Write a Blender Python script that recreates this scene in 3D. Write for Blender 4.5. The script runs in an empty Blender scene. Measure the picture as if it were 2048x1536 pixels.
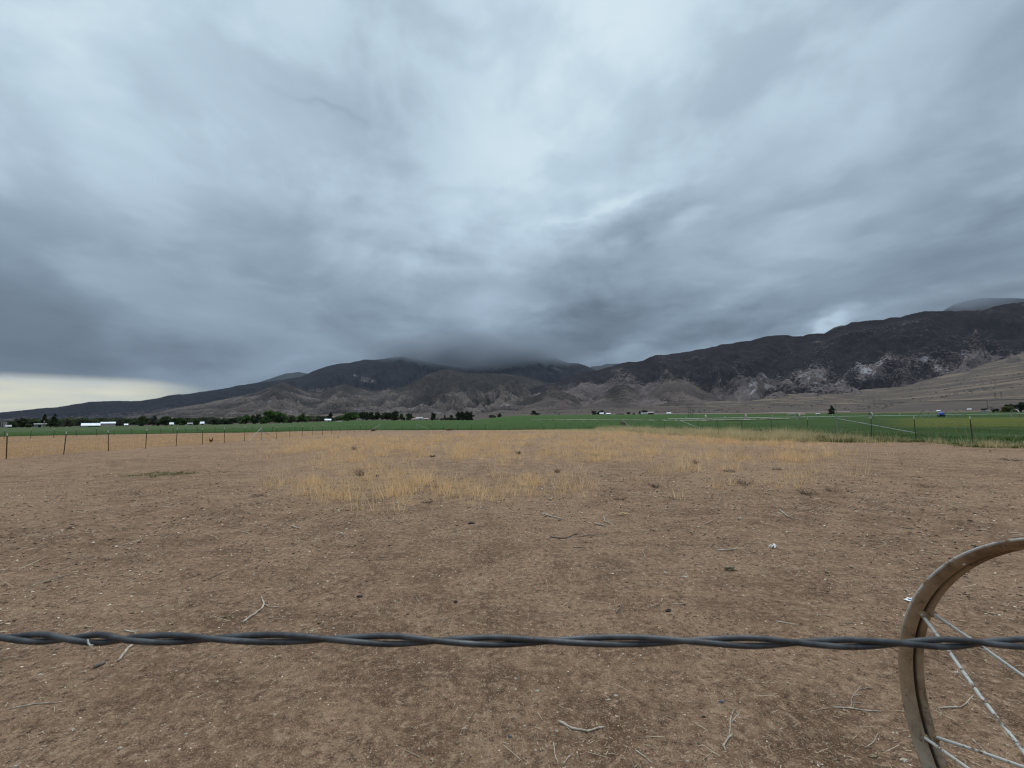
import bpy, math, random
import numpy as np
from mathutils import Vector, Matrix

rng = np.random.default_rng(7)
random.seed(7)
scene = bpy.context.scene
COL = scene.collection
R = math.radians

# ------------------------------------------------------------------ camera geometry (used to survey the photograph)
FPX, PITCH, ROLL, HC = 830.0, R(5.03), R(0.95), 1.5
FW = np.array([0, math.cos(PITCH), math.sin(PITCH)])
R0 = np.array([1.0, 0, 0]); U0 = np.array([0, -math.sin(PITCH), math.cos(PITCH)])
RT = R0 * math.cos(ROLL) - U0 * math.sin(ROLL)
UP = U0 * math.cos(ROLL) + R0 * math.sin(ROLL)

def ray(px, py):
    d = FW + RT * (px - 1024) / FPX - UP * (py - 768) / FPX
    return d / np.linalg.norm(d)

def azel(px, py):
    """azimuth (from +y towards +x) and tangent of elevation of a surveyed direction"""
    d = ray(px, py)
    return math.atan2(d[0], d[1]), d[2] / math.hypot(d[0], d[1])

def tab(pts):
    """[(px, py, r)] -> sorted arrays az, tan(el), r"""
    a = sorted((azel(p[0], p[1]) + (p[2],)) for p in pts)
    return [np.array(v, float) for v in zip(*a)]

# ------------------------------------------------------------------ noise
def _hash(ix, iy, seed):
    h = (ix.astype(np.int64) * 374761393 + iy.astype(np.int64) * 668265263 + seed * 1442695041) & 0xFFFFFFFF
    h = ((h ^ (h >> 13)) * 1274126177) & 0xFFFFFFFF
    h = h ^ (h >> 16)
    return (h & 0xFFFF) / 65535.0 * 2 * np.pi

def perlin(x, y, seed=0):
    x = np.asarray(x, float); y = np.asarray(y, float)
    ix = np.floor(x); iy = np.floor(y); fx = x - ix; fy = y - iy
    u = fx * fx * fx * (fx * (fx * 6 - 15) + 10); v = fy * fy * fy * (fy * (fy * 6 - 15) + 10)
    def g(ox, oy):
        a = _hash(ix + ox, iy + oy, seed)
        return np.cos(a) * (fx - ox) + np.sin(a) * (fy - oy)
    a = g(0, 0) * (1 - u) + g(1, 0) * u
    b = g(0, 1) * (1 - u) + g(1, 1) * u
    return (a * (1 - v) + b * v) * 1.5

def fbm(x, y, octv=4, seed=0, gain=.5):
    s = 0; a = 1.0; t = 0
    for k in range(octv):
        s = s + a * perlin(x * 2 ** k, y * 2 ** k, seed + k * 17); t += a; a *= gain
    return s / t

def ridged(x, y, octv=4, seed=0, gain=.5):
    s = 0; a = 1.0; t = 0
    for k in range(octv):
        s = s + a * (1 - np.abs(perlin(x * 2 ** k, y * 2 ** k, seed + k * 31)) * 1.6); t += a; a *= gain
    return s / t

def sstep(a, b, x):
    t = np.clip((np.asarray(x, float) - a) / (b - a), 0, 1)
    return t * t * (3 - 2 * t)

# ------------------------------------------------------------------ terrain
T1 = tab([(-700, 862, 280), (-300, 860, 290), (0, 857, 300), (100, 856, 300), (200, 854.5, 320), (300, 853, 330), (400, 851, 340), (520, 848.5, 350), (640, 845, 380),
          (700, 842, 400), (950, 841, 420), (985, 836, 650), (1030, 831.5, 900), (1100, 830.5, 1000), (1300, 829, 1000),
          (1500, 828, 1000), (1800, 826, 900), (2048, 824, 800), (2500, 818, 800)])
T2 = tab([(-700, 862, 2500), (0, 847, 2500), (200, 843, 2400), (400, 838, 2300), (500, 833, 2300), (700, 830, 2200), (950, 827, 2100), (1000, 823, 2000), (1100, 821, 1900),
          (1200, 819, 1800), (1300, 815, 1800), (1465, 807, 1900), (1600, 797, 2100), (1700, 790, 2200), (1800, 780, 2300),
          (1900, 757, 2400), (2048, 728, 2400), (2500, 640, 2500)])

def G(x, y):
    x = np.asarray(x, float); y = np.asarray(y, float)
    az = np.arctan2(x, y); r = np.hypot(x, y)
    z1 = np.interp(az, T1[0], T1[2]) * np.interp(az, T1[0], T1[1]); r1 = np.interp(az, T1[0], T1[2])
    z1 = z1 + 1.5
    r2 = np.interp(az, T2[0], T2[2]); z2 = 1.5 + r2 * np.interp(az, T2[0], T2[1])
    a = np.clip((r - 70) / (r1 - 70), 0, 1)
    b = np.clip((r - r1) / (r2 - r1), 0, 1.6)
    front = sstep(1.45, 1.15, np.abs(az))
    z = (z1 * a ** 1.3 + (z2 - z1) * b ** 1.15) * front
    z = z + sstep(120, 600, r) * b * fbm(x / 260, y / 260, 4, 5) * 16 * front
    z = z + sstep(8, 30, r) * sstep(200, 100, r) * fbm(x / 9, y / 9, 2, 3) * .05
    return z

def Gs(x, y): return float(G(np.array([x]), np.array([y]))[0])

def hit(px, py, rmax=3000.):
    """the ground point surveyed at a pixel: where the sight line first meets the terrain"""
    az, te = azel(px, py)
    r = np.geomspace(1.0, rmax, 4000)
    z = G(r * math.sin(az), r * math.cos(az))
    ok = z >= HC + r * te
    i = int(np.argmax(ok)) if ok.any() else len(r) - 1
    if i > 0 and ok[i]:
        f0 = z[i - 1] - (HC + r[i - 1] * te); f1 = z[i] - (HC + r[i] * te)
        rr = r[i - 1] + (r[i] - r[i - 1]) * (-f0) / (f1 - f0 + 1e-12)
    else: rr = r[i]
    x, y = rr * math.sin(az), rr * math.cos(az)
    return Vector((x, y, Gs(x, y)))

def at(px, r, py=840):
    az, _ = azel(px, py)
    x, y = r * math.sin(az), r * math.cos(az)
    return Vector((x, y, Gs(x, y)))

def lineel(pts):
    """tan(el) of a surveyed line as a function of px"""
    p = np.array([q[0] for q in pts], float); e = np.array([azel(*q)[1] for q in pts])
    return lambda px: np.interp(px, p, e)

# ------------------------------------------------------------------ mesh helpers
def np_mesh(name, V, Fs, mat=None, parent=None, attrs=None, smooth=True, loc=None):
    V = np.asarray(V, np.float32)
    me = bpy.data.meshes.new(name)
    me.vertices.add(len(V)); me.vertices.foreach_set('co', V.ravel())
    Fs = [np.asarray(f, np.int32) for f in (Fs if isinstance(Fs, list) else [Fs]) if len(f)]
    loops = np.concatenate([f.ravel() for f in Fs]); cnt = np.concatenate([np.full(len(f), f.shape[1], np.int32) for f in Fs])
    me.loops.add(len(loops)); me.loops.foreach_set('vertex_index', loops)
    st = np.concatenate([[0], np.cumsum(cnt)[:-1]]).astype(np.int32)
    me.polygons.add(len(cnt)); me.polygons.foreach_set('loop_start', st)
    me.update(calc_edges=True)
    for k, v in (attrs or {}).items():
        v = np.asarray(v, np.float32)
        a = me.attributes.new(k, 'FLOAT', 'POINT' if len(v) == len(V) else 'FACE'); a.data.foreach_set('value', v)
    if smooth: me.polygons.foreach_set('use_smooth', np.ones(len(cnt), bool))
    me.validate()
    o = bpy.data.objects.new(name, me); COL.objects.link(o)
    if mat: me.materials.append(mat)
    if parent: o.parent = parent
    if loc is not None: o.location = loc
    return o

class MB:
    def __init__(s): s.v = []; s.f = []
    def add(s, vs, fs):
        b = len(s.v); s.v += [tuple(v) for v in vs]; s.f += [tuple(i + b for i in f) for f in fs]
    def box(s, c, d, rz=0.0, taper=1.0):
        x, y, z = (k / 2 for k in d); vs = []
        for sz in (-1, 1):
            t = taper if sz > 0 else 1
            for sx, sy in ((-1, -1), (1, -1), (1, 1), (-1, 1)):
                X, Y = sx * x * t, sy * y * t
                vs.append((c[0] + X * math.cos(rz) - Y * math.sin(rz), c[1] + X * math.sin(rz) + Y * math.cos(rz), c[2] + sz * z))
        s.add(vs, [(3, 2, 1, 0), (4, 5, 6, 7), (0, 1, 5, 4), (1, 2, 6, 5), (2, 3, 7, 6), (3, 0, 4, 7)])
    def prism(s, pts, y0, y1):
        """outline in x, z pushed from y0 to y1"""
        n = len(pts)
        s.add([(p[0], y0, p[1]) for p in pts] + [(p[0], y1, p[1]) for p in pts],
              [tuple(range(n)), tuple(range(2 * n - 1, n - 1, -1))] + [((i + 1) % n, i, n + i, n + (i + 1) % n) for i in range(n)])
    def tube(s, P, rad, n=8, cap=True, flat=1.0):
        P = [Vector(p) for p in P]; rad = rad if hasattr(rad, '__len__') else [rad] * len(P)
        up = Vector((0, 0, 1)); b = len(s.v); prev = None
        for i, p in enumerate(P):
            t = (P[min(i + 1, len(P) - 1)] - P[max(i - 1, 0)]).normalized()
            if prev is None:
                a = t.cross(up if abs(t.z) < .95 else Vector((1, 0, 0))).normalized()
            else: a = (prev - t * prev.dot(t)).normalized()
            prev = a; c = t.cross(a)
            for k in range(n):
                th = 2 * math.pi * k / n
                s.v.append(tuple(p + a * (math.cos(th) * rad[i]) + c * (math.sin(th) * rad[i] * flat)))
        for i in range(len(P) - 1):
            for k in range(n):
                s.f.append((b + i * n + k, b + i * n + (k + 1) % n, b + (i + 1) * n + (k + 1) % n, b + (i + 1) * n + k))
        if cap:
            s.f.append(tuple(b + k for k in range(n - 1, -1, -1))); s.f.append(tuple(b + (len(P) - 1) * n + k for k in range(n)))
    def blob(s, c, d, seed=0, rough=.25, nu=8, nv=6):
        rr = random.Random(seed); b = len(s.v)
        vs = [(c[0], c[1], c[2] - d[2] / 2)]
        for j in range(1, nv):
            ph = math.pi * j / nv
            for i in range(nu):
                th = 2 * math.pi * i / nu; k = 1 + rough * (rr.random() - .5) * 2
                vs.append((c[0] + d[0] / 2 * math.sin(ph) * math.cos(th) * k, c[1] + d[1] / 2 * math.sin(ph) * math.sin(th) * k, c[2] - d[2] / 2 * math.cos(ph) * k))
        vs.append((c[0], c[1], c[2] + d[2] / 2)); fs = []
        for i in range(nu):
            fs.append((0, 1 + (i + 1) % nu, 1 + i))
            for j in range(nv - 2):
                a = 1 + j * nu
                fs.append((a + i, a + (i + 1) % nu, a + nu + (i + 1) % nu, a + nu + i))
            a = 1 + (nv - 2) * nu; fs.append((a + i, a + (i + 1) % nu, len(vs) - 1))
        s.add(vs, fs)
    def build(s, name, mat=None, parent=None, smooth=False, loc=None):
        me = bpy.data.meshes.new(name); me.from_pydata(s.v, [], s.f); me.update()
        if smooth: me.polygons.foreach_set('use_smooth', np.ones(len(me.polygons), bool))
        o = bpy.data.objects.new(name, me); COL.objects.link(o)
        if mat: me.materials.append(mat)
        if parent: o.parent = parent
        if loc is not None: o.location = loc
        return o

def tag(o, label=None, cat=None, group=None, kind=None):
    if label: o['label'] = label
    if cat: o['category'] = cat
    if group: o['group'] = group
    if kind: o['kind'] = kind
    return o

def thing(name, label, cat, loc=(0, 0, 0), rz=0.0, group=None):
    o = bpy.data.objects.new(name, None); COL.objects.link(o)
    o.location = loc; o.rotation_euler = (0, 0, rz); o.empty_display_size = .2
    return tag(o, label, cat, group)

# ------------------------------------------------------------------ materials
class S:
    """a node socket with arithmetic"""
    def __init__(s, nt, sock): s.nt = nt; s.s = sock
    def _m(s, op, *a, clamp=False):
        n = s.nt.nodes.new('ShaderNodeMath'); n.operation = op; n.use_clamp = clamp
        for i, v in enumerate((s,) + a):
            if isinstance(v, S): s.nt.links.new(v.s, n.inputs[i])
            else: n.inputs[i].default_value = v
        return S(s.nt, n.outputs[0])
    def __add__(s, o): return s._m('ADD', o)
    def __radd__(s, o): return s._m('ADD', o)
    def __sub__(s, o): return s._m('SUBTRACT', o)
    def __rsub__(s, o): return (s * -1) + o
    def __mul__(s, o): return s._m('MULTIPLY', o)
    def __rmul__(s, o): return s._m('MULTIPLY', o)
    def __truediv__(s, o): return s._m('DIVIDE', o)
    def step(s, a, b):
        n = s.nt.nodes.new('ShaderNodeMapRange'); n.interpolation_type = 'SMOOTHSTEP'
        s.nt.links.new(s.s, n.inputs['Value'])
        for k, v in (('From Min', a), ('From Max', b)):
            if isinstance(v, S): s.nt.links.new(v.s, n.inputs[k])
            else: n.inputs[k].default_value = v
        return S(s.nt, n.outputs['Result'])
    def ramp(s, stops, interp='LINEAR'):
        n = s.nt.nodes.new('ShaderNodeValToRGB'); s.nt.links.new(s.s, n.inputs[0]); cr = n.color_ramp; cr.interpolation = interp
        while len(cr.elements) < len(stops): cr.elements.new(.5)
        for e, (p, c) in zip(cr.elements, stops):
            e.position = p; e.color = (c[0], c[1], c[2], 1) if hasattr(c, '__len__') else (c, c, c, 1)
        return S(s.nt, n.outputs[0])

def srgb(r, g, b):
    return tuple((c / 255 / 12.92 if c / 255 <= .04045 else ((c / 255 + .055) / 1.055) ** 2.4) for c in (r, g, b))

class Mat:
    def __init__(s, name, rough=.9, metal=0.0, spec=.3):
        s.m = bpy.data.materials.new(name); s.m.use_nodes = True; s.nt = s.m.node_tree
        s.b = s.nt.nodes['Principled BSDF']; s.b.inputs['Roughness'].default_value = rough
        s.b.inputs['Metallic'].default_value = metal; s.b.inputs['Specular IOR Level'].default_value = spec
        s.tc = s.nt.nodes.new('ShaderNodeTexCoord')
    def attr(s, name):
        n = s.nt.nodes.new('ShaderNodeAttribute'); n.attribute_name = name; return S(s.nt, n.outputs['Fac'])
    def coord(s, scale=(1, 1, 1), rot=(0, 0, 0)):
        n = s.nt.nodes.new('ShaderNodeMapping'); n.inputs['Scale'].default_value = scale; n.inputs['Rotation'].default_value = rot
        s.nt.links.new(s.tc.outputs['Object'], n.inputs['Vector']); return n.outputs[0]
    def noise(s, scale, detail=4, rough=.55, co=None, dist=0.0):
        n = s.nt.nodes.new('ShaderNodeTexNoise'); n.inputs['Scale'].default_value = scale; n.inputs['Detail'].default_value = detail
        n.inputs['Roughness'].default_value = rough; n.inputs['Distortion'].default_value = dist
        s.nt.links.new(co or s.tc.outputs['Object'], n.inputs['Vector']); return S(s.nt, n.outputs['Fac'])
    def voro(s, scale, co=None, out='Distance', feature='F1'):
        n = s.nt.nodes.new('ShaderNodeTexVoronoi'); n.inputs['Scale'].default_value = scale; n.feature = feature
        s.nt.links.new(co or s.tc.outputs['Object'], n.inputs['Vector']); return S(s.nt, n.outputs[out])
    def mix(s, f, a, b, mode='MIX'):
        n = s.nt.nodes.new('ShaderNodeMix'); n.data_type = 'RGBA'; n.blend_type = mode
        for sk, v in ((n.inputs[0], f), (n.inputs[6], a), (n.inputs[7], b)):
            if isinstance(v, S): s.nt.links.new(v.s, sk)
            elif hasattr(v, '__len__'): sk.default_value = (v[0], v[1], v[2], 1)
            else: sk.default_value = v
        return S(s.nt, n.outputs[2])
    def color(s, c):
        if isinstance(c, S): s.nt.links.new(c.s, s.b.inputs['Base Color'])
        else: s.b.inputs['Base Color'].default_value = (c[0], c[1], c[2], 1)
        return s
    def rough(s, c): s.nt.links.new(c.s, s.b.inputs['Roughness']); return s
    def bump(s, h, strength=.5, dist=.01):
        n = s.nt.nodes.new('ShaderNodeBump'); n.inputs['Strength'].default_value = strength; n.inputs['Distance'].default_value = dist
        s.nt.links.new(h.s, n.inputs['Height']); s.nt.links.new(n.outputs[0], s.b.inputs['Normal']); return s

def simple(name, c, var=.25, scale=3.0, rough=.85, metal=0.0, bump=0.0, c2=None):
    m = Mat(name, rough, metal)
    f = m.noise(scale, 5, .6).step(.35, .65)
    d = c2 or tuple(k * (1 - var) for k in c)
    m.color(m.mix(f, tuple(d), tuple(c)))
    if bump: m.bump(m.noise(scale * 4, 4), bump, .01)
    return m.m

# ground: dry dirt with litter, chaff and damp-dark spots
g = Mat('dirt', .97, 0, .12)
n_big = g.noise(.22, 4, .55); n_mid = g.noise(1.7, 5, .6); n_fin = g.noise(22, 5, .65); n_gr = g.noise(120, 3, .7)
base = g.mix(n_mid.step(.36, .64), (.150, .096, .062), (.275, .186, .126))
base = g.mix(n_big.step(.42, .60) * .55, base, (.315, .220, .152))
base = g.mix(g.noise(.6, 5, .65).step(.54, .66) * .42, base, (.128, .081, .054))
n_pat = g.noise(3.2, 5, .65); n_pt2 = g.noise(9, 5, .65)
base = g.mix(n_pat.step(.53, .65) * .40, base, (.36, .262, .180))
base = g.mix(n_pat.step(.47, .35) * .42, base, (.105, .066, .044))
base = g.mix(n_pt2.step(.54, .63) * .38, base, (.40, .295, .205))
base = g.mix(n_pt2.step(.46, .36) * .40, base, (.098, .062, .042))
base = g.mix(n_fin.step(.53, .64) * .6, base, (.44, .33, .235))
base = g.mix(n_fin.step(.47, .37) * .65, base, (.085, .054, .037))
base = g.mix(n_gr.step(.56, .66) * .75, base, (.52, .41, .30))
base = g.mix(n_gr.step(.44, .34) * .7, base, (.07, .045, .032))
streak = g.noise(1.0, 6, .65, g.coord((1.1, 5.0, 1), (0, 0, R(8))))
base = g.mix(streak.step(.53, .66) * .3, base, (.38, .270, .175))
base = g.mix(streak.step(.46, .33) * .35, base, (.112, .071, .047))
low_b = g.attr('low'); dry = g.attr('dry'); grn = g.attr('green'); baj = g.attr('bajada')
base = g.mix(dry * g.noise(2.2, 5, .7).step(.42, .66) * .5, base, (.43, .29, .15))
base = g.mix(grn * g.noise(1.2, 5, .7).step(.3, .6), base, (.045, .075, .022))
wide = g.noise(.012, 5, .6); fine = g.noise(.16, 5, .7)
bc = g.mix(wide.step(.38, .62), (.070, .061, .056), (.112, .094, .079))
bc = g.mix(fine.step(.47, .60) * .7, bc, (.036, .031, .029))
bs = g.noise(.018, 6, .65, g.coord((1, .16, 1), (0, 0, R(-62))))
bc = g.mix(bs.step(.5, .62) * .7, bc, (.185, .150, .112))
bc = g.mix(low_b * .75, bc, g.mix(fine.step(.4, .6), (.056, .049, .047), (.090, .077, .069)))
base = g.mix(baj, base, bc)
base = g.mix(1.0, base, (1.045, .945, .875), 'MULTIPLY')
g.color(base)
hh = n_fin * .8 + n_gr * .55 + n_mid * 1.2 + g.voro(55) * .3
g.bump(hh, 1.0, .03)
M_GROUND = g.m

def mountain_mat(name, soil, soil2, veg, veg2, dot=.05, rockc=(.36, .345, .355)):
    m = Mat(name, .97, 0, .05)
    d = m.attr('veg'); rk = m.attr('rock')
    n1 = m.noise(.004, 6, .62); n2 = m.noise(.02, 6, .65); nd = m.noise(dot, 4, .72); nf = m.noise(dot * .22, 5, .7)
    c = m.mix(n1.step(.4, .6), soil, soil2)
    c = m.mix(n2.step(.5, .7) * .5, c, tuple(k * 1.35 for k in soil2))
    c = m.mix(n2.step(.48, .3) * .5, c, tuple(k * .6 for k in soil))
    c = m.mix(rk * m.noise(.022, 6, .72).step(.50, .58), c, rockc)
    thr = 0.66 - d * .36
    cover = (nd * .70 + nf * .30)
    mask = cover.step(thr - .02, thr + .02)
    vc = m.mix(n2.step(.35, .65), veg, veg2)
    m.color(m.mix(mask * .93, c, vc))
    m.bump(nd + nf * 2, .8, 10.0)
    return m.m

M_RANGE_DARK = mountain_mat('juniper_slope', (.084, .067, .067), (.140, .111, .103), (.008, .007, .011), (.016, .012, .016), .075)
M_RANGE_FAR = mountain_mat('forest_slope', (.064, .053, .054), (.098, .080, .075), (.005, .008, .014), (.009, .011, .016), .045)
M_FOOT = mountain_mat('badland_slope', (.078, .062, .057), (.128, .101, .088), (.016, .017, .016), (.032, .025, .022), .10)
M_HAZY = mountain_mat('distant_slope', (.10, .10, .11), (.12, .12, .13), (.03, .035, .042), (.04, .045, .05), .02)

def leafmat(name, dark, light, rough=.8, trans=0.0):
    m = Mat(name, rough, 0, .15)
    col = m.attr('tone').ramp([(0, dark), (.55, tuple((a + b) / 2 for a, b in zip(dark, light))), (1, light)])
    m.color(col)
    if trans:
        t = m.nt.nodes.new('ShaderNodeBsdfTranslucent'); m.nt.links.new(col.s, t.inputs[0]); x = m.nt.nodes.new('ShaderNodeMixShader'); x.inputs[0].default_value = trans
        m.nt.links.new(m.b.outputs[0], x.inputs[1]); m.nt.links.new(t.outputs[0], x.inputs[2]); m.nt.links.new(x.outputs[0], m.nt.nodes['Material Output'].inputs[0])
    return m.m

M_LEAF = {
    'dark': leafmat('leaf_dark', (.014, .020, .010), (.055, .074, .034), .8, .15),
    'green': leafmat('leaf_green', (.030, .060, .014), (.115, .190, .050), .8, .35),
    'mid': leafmat('leaf_mid', (.028, .044, .018), (.105, .135, .058), .8, .35),
    'pale': leafmat('leaf_pale', (.055, .062, .032), (.175, .172, .098), .8, .35),
    'grey': leafmat('leaf_grey', (.045, .046, .040), (.150, .148, .128), .8, .35),
    'yellow': leafmat('leaf_yellow', (.06, .070, .014), (.20, .20, .05), .8, .35),
}
M_BARK = simple('bark', (.11, .09, .075), .5, 4, .95)
M_DRYGRASS = leafmat('dry_grass_blade', (.48, .275, .125), (.99, .73, .42), .8, .45)
M_TANGRASS = leafmat('tan_grass_blade', (.40, .30, .15), (.95, .78, .48), .8, .45)
M_GREENGRASS = leafmat('green_grass_blade', (.040, .062, .010), (.17, .20, .045), .8, .3)
M_STUB = leafmat('stubble_blade', (.22, .15, .09), (.58, .45, .30), .85, .3)
M_SHRUB = leafmat('dead_shrub_twig', (.05, .038, .030), (.20, .155, .115))
M_TUMBLE = leafmat('tumbleweed_twig', (.10, .062, .042), (.28, .175, .115))
M_STRAW = leafmat('straw', (.12, .085, .055), (.50, .41, .29))
M_PEBBLE = Mat('pebble', .9, 0, .2)
M_PEBBLE.color(M_PEBBLE.attr('tone').ramp([(0, (.075, .050, .037)), (.25, (.165, .108, .072)), (.6, (.28, .195, .135)), (.8, (.50, .38, .27)), (1, (.82, .70, .55))]))
M_PEBBLE = M_PEBBLE.m

f = Mat('alfalfa', .9, 0, .15)
tone = f.attr('tone')
fl = f.noise(.35, 5, .7); fr = f.noise(.05, 4, .6, f.coord((1, 5, 1)))
fc = tone.ramp([(0, (.085, .105, .046)), (.25, (.052, .090, .020)), (.5, (.030, .076, .006)), (.75, (.026, .054, .004)), (1, (.105, .110, .010))])
fc = f.mix(fl.step(.35, .65) * .35, fc, (.020, .042, .005))
fc = f.mix(fr.step(.45, .6) * .35, fc, (.050, .088, .026))
f.color(fc); f.bump(f.noise(2.5, 5, .75), 1.0, .25)
M_FIELD = f.m
M_ALF = leafmat('alfalfa_leaf', (.018, .038, .003), (.075, .118, .010), .8, .2)

M_POST = simple('post_steel', (.045, .040, .036), .5, 14, .75, .3, c2=(.075, .05, .035))
M_TIP = simple('post_tip', (.62, .62, .58), .2, 20, .6)
M_GALV = simple('galvanised_pipe', (.36, .37, .38), .3, 8, .5, .4)
M_WOOD = simple('weathered_wood', (.20, .165, .135), .45, 9, .95)
M_WIRE = simple('fence_wire', (.16, .15, .15), .4, 10, .6, .5)
w_ = Mat('twisted_wire_steel', .46, .55, .5)
w_.color(w_.mix(w_.noise(60, 5, .65).step(.35, .7), (.034, .035, .037), (.100, .101, .103)))
w_.color(w_.mix(w_.noise(420, 4, .7).step(.62, .70) * .7, S(w_.nt, w_.b.inputs['Base Color'].links[0].from_socket), (.16, .10, .07)))
w_.rough(w_.noise(150, 3).step(.2, .8) * .25 + .36); w_.bump(w_.noise(400, 4, .7), .35, .0004)
M_TWIST = w_.m
M_WHITE = simple('white_paint', (.78, .78, .77), .12, 1.2, .6)
M_WHITEW = simple('weathered_white_siding', (.46, .45, .43), .25, .8, .8)
M_ROOF = simple('white_metal_roof', (.80, .83, .88), .1, .6, .45)
M_DARK = simple('dark_opening', (.02, .018, .018), .3, 1, .9)
M_TANW = simple('tan_siding', (.42, .35, .29), .2, 1, .9)
M_PINK = simple('pink_brick', (.38, .26, .22), .2, 1, .9)
M_REDB = simple('red_barn_paint', (.17, .035, .028), .3, 1, .85)
M_GREYC = simple('grey_concrete', (.33, .32, .31), .25, .8, .9)
M_BLUE = simple('blue_tarp', (.05, .14, .55), .35, 1.5, .55)
M_GLASS = simple('window_glass', (.05, .06, .07), .2, 2, .15)
M_ASPH = simple('road_surface', (.055, .050, .048), .3, .05, .95)
M_TRACK = simple('pale_track', (.42, .36, .29), .25, .05, .95)
M_ALU = simple('aluminium_pipe', (.70, .71, .70), .15, 2, .45, .2)
M_TWIG = simple('bleached_twig', (.50, .42, .33), .45, 40, .9, bump=.4)
M_TWIGD = simple('dark_twig', (.19, .15, .12), .4, 40, .9, bump=.4)
M_STONE = simple('pale_stone', (.62, .52, .41), .3, 30, .9, bump=.5)
M_STONED = simple('dark_stone', (.075, .055, .048), .4, 40, .85, bump=.5)
M_STONEG = simple('grey_stone', (.20, .20, .205), .3, 40, .85, bump=.5)
M_BONE = simple('orange_bark', (.62, .42, .22), .35, 12, .85, bump=.4)
M_HUSK = simple('tan_husk', (.36, .29, .18), .5, 35, .9, bump=.8)

# rim of the steel wheel: brown weathered paint, bare grey and pale patches
wm = Mat('rusty_rim', .75, .12, .35)
a_ = wm.noise(7, 6, .68); b_ = wm.noise(38, 5, .7); e_ = wm.attr('edge')
c_ = wm.mix(a_.step(.36, .62), (.20, .125, .068), (.37, .255, .15))
low = wm.attr('low')
c_ = wm.mix(low * wm.noise(11, 5, .65).step(.40, .60) * .85, c_, (.36, .315, .25))
c_ = wm.mix(b_.step(.58, .70) * .6, c_, (.42, .38, .31))
c_ = wm.mix(b_.step(.43, .30) * .75, c_, (.055, .032, .020))
c_ = wm.mix(e_ * wm.noise(20, 4, .7).step(.36, .5), c_, (.66, .65, .62))  # upper flange edge: worn metal, with light from the sky painted in
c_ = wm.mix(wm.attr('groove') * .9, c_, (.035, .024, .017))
c_ = wm.mix(wm.noise(16, 6, .75, wm.coord((1, 1, .25))).step(.56, .66) * .55, c_, (.13, .060, .028))
wm.color(c_); wm.bump(b_ + wm.noise(160, 4, .7) * .4, .55, .003)
M_RIM = wm.m
sm_ = Mat('chipped_spoke', .65, .1, .35)
k_ = sm_.noise(26, 6, .72)
c_ = sm_.mix(k_.step(.40, .47), (.15, .105, .07), (.52, .51, .47))
c_ = sm_.mix(sm_.noise(90, 4, .7).step(.60, .68), c_, (.24, .19, .14))
sm_.color(c_); sm_.bump(k_, .3, .0008)
M_SPOKE = sm_.m

# ------------------------------------------------------------------ world: overcast sky
W = bpy.data.worlds.new('World'); scene.world = W; W.use_nodes = True
nt = W.node_tree; nt.nodes.clear()
def wn(t): return nt.nodes.new(t)
tc = wn('ShaderNodeTexCoord'); sep = wn('ShaderNodeSeparateXYZ'); nt.links.new(tc.outputs['Generated'], sep.inputs[0])
X, Y, Z = (S(nt, sep.outputs[i]) for i in range(3))
def wnoise(vec, scale, detail=5, rough=.55, dist=0.0):
    n = wn('ShaderNodeTexNoise'); n.inputs['Scale'].default_value = scale; n.inputs['Detail'].default_value = detail
    n.inputs['Roughness'].default_value = rough; n.inputs['Distortion'].default_value = dist
    nt.links.new(vec, n.inputs['Vector']); return S(nt, n.outputs['Fac'])
def comb(a, b, c=0.0):
    n = wn('ShaderNodeCombineXYZ')
    for i, v in enumerate((a, b, c)):
        if isinstance(v, S): nt.links.new(v.s, n.inputs[i])
        else: n.inputs[i].default_value = v
    return n.outputs[0]
az = X._m('ARCTAN2', Y); el = Z._m('ARCSINE')
den = Z._m('MAXIMUM', 0.0) + .13
cu = X / den; cv = Y / den                                   # coordinates on the flat cloud deck overhead
deck = comb(cu, cv * .62, 0.0)
n_wisp = wnoise(deck, 1.15, 5, .55, .3)
n_cell = wnoise(deck, .45, 3, .55, .4)
n_lump = wnoise(comb(az, el * 1.7, 2.0), 3.2, 4, .55, .25)
n_rag = wnoise(comb(az * .9 + el * .5, el * 2.8, 11.0), 4.4, 5, .58, .35)
n_fine = wnoise(comb(cu, cv * .7, 3.0), 3.2, 4, .6)
warp1 = (wnoise(tc.outputs['Generated'], 3.2, 2, .55) - .5) * .30
warp2 = (wnoise(comb(az, el * 2.0, 7.0), 4.0, 4, .6) - .5) * .16
azw = az + warp1; elw = el + warp2; azel_v = comb(azw, elw, 1.0)
def blob(px, py, sx, sy, rot, amp):
    global lum
    d = ray(px, py); a0 = math.atan2(d[0], d[1]); e0 = math.asin(d[2])
    dx = ray(px + sx * .5, py); dy = ray(px, py - sy * .5)
    s1 = max(2 * math.acos(min(1, float(d @ dx))), .01); s2 = max(2 * math.acos(min(1, float(d @ dy))), .006)
    c, s = math.cos(R(rot)), math.sin(R(rot)); ce = math.cos(e0)
    A_, B_ = ce * c / s1, s / s1; C_, D_ = -ce * s / s2, c / s2
    def dot(v):
        n = wn('ShaderNodeVectorMath'); n.operation = 'DOT_PRODUCT'; nt.links.new(azel_v, n.inputs[0]); n.inputs[1].default_value = v; return S(nt, n.outputs['Value'])
    p = dot((A_, B_, -A_ * a0 - B_ * e0)); q = dot((C_, D_, -C_ * a0 - D_ * e0))
    r2 = q._m('MULTIPLY_ADD', q, p * p)
    n = wn('ShaderNodeMath'); n.operation = 'POWER'; n.inputs[0].default_value = .36788; nt.links.new(r2.s, n.inputs[1])
    lum = S(nt, n.outputs[0])._m('MULTIPLY_ADD', amp, lum)
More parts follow.
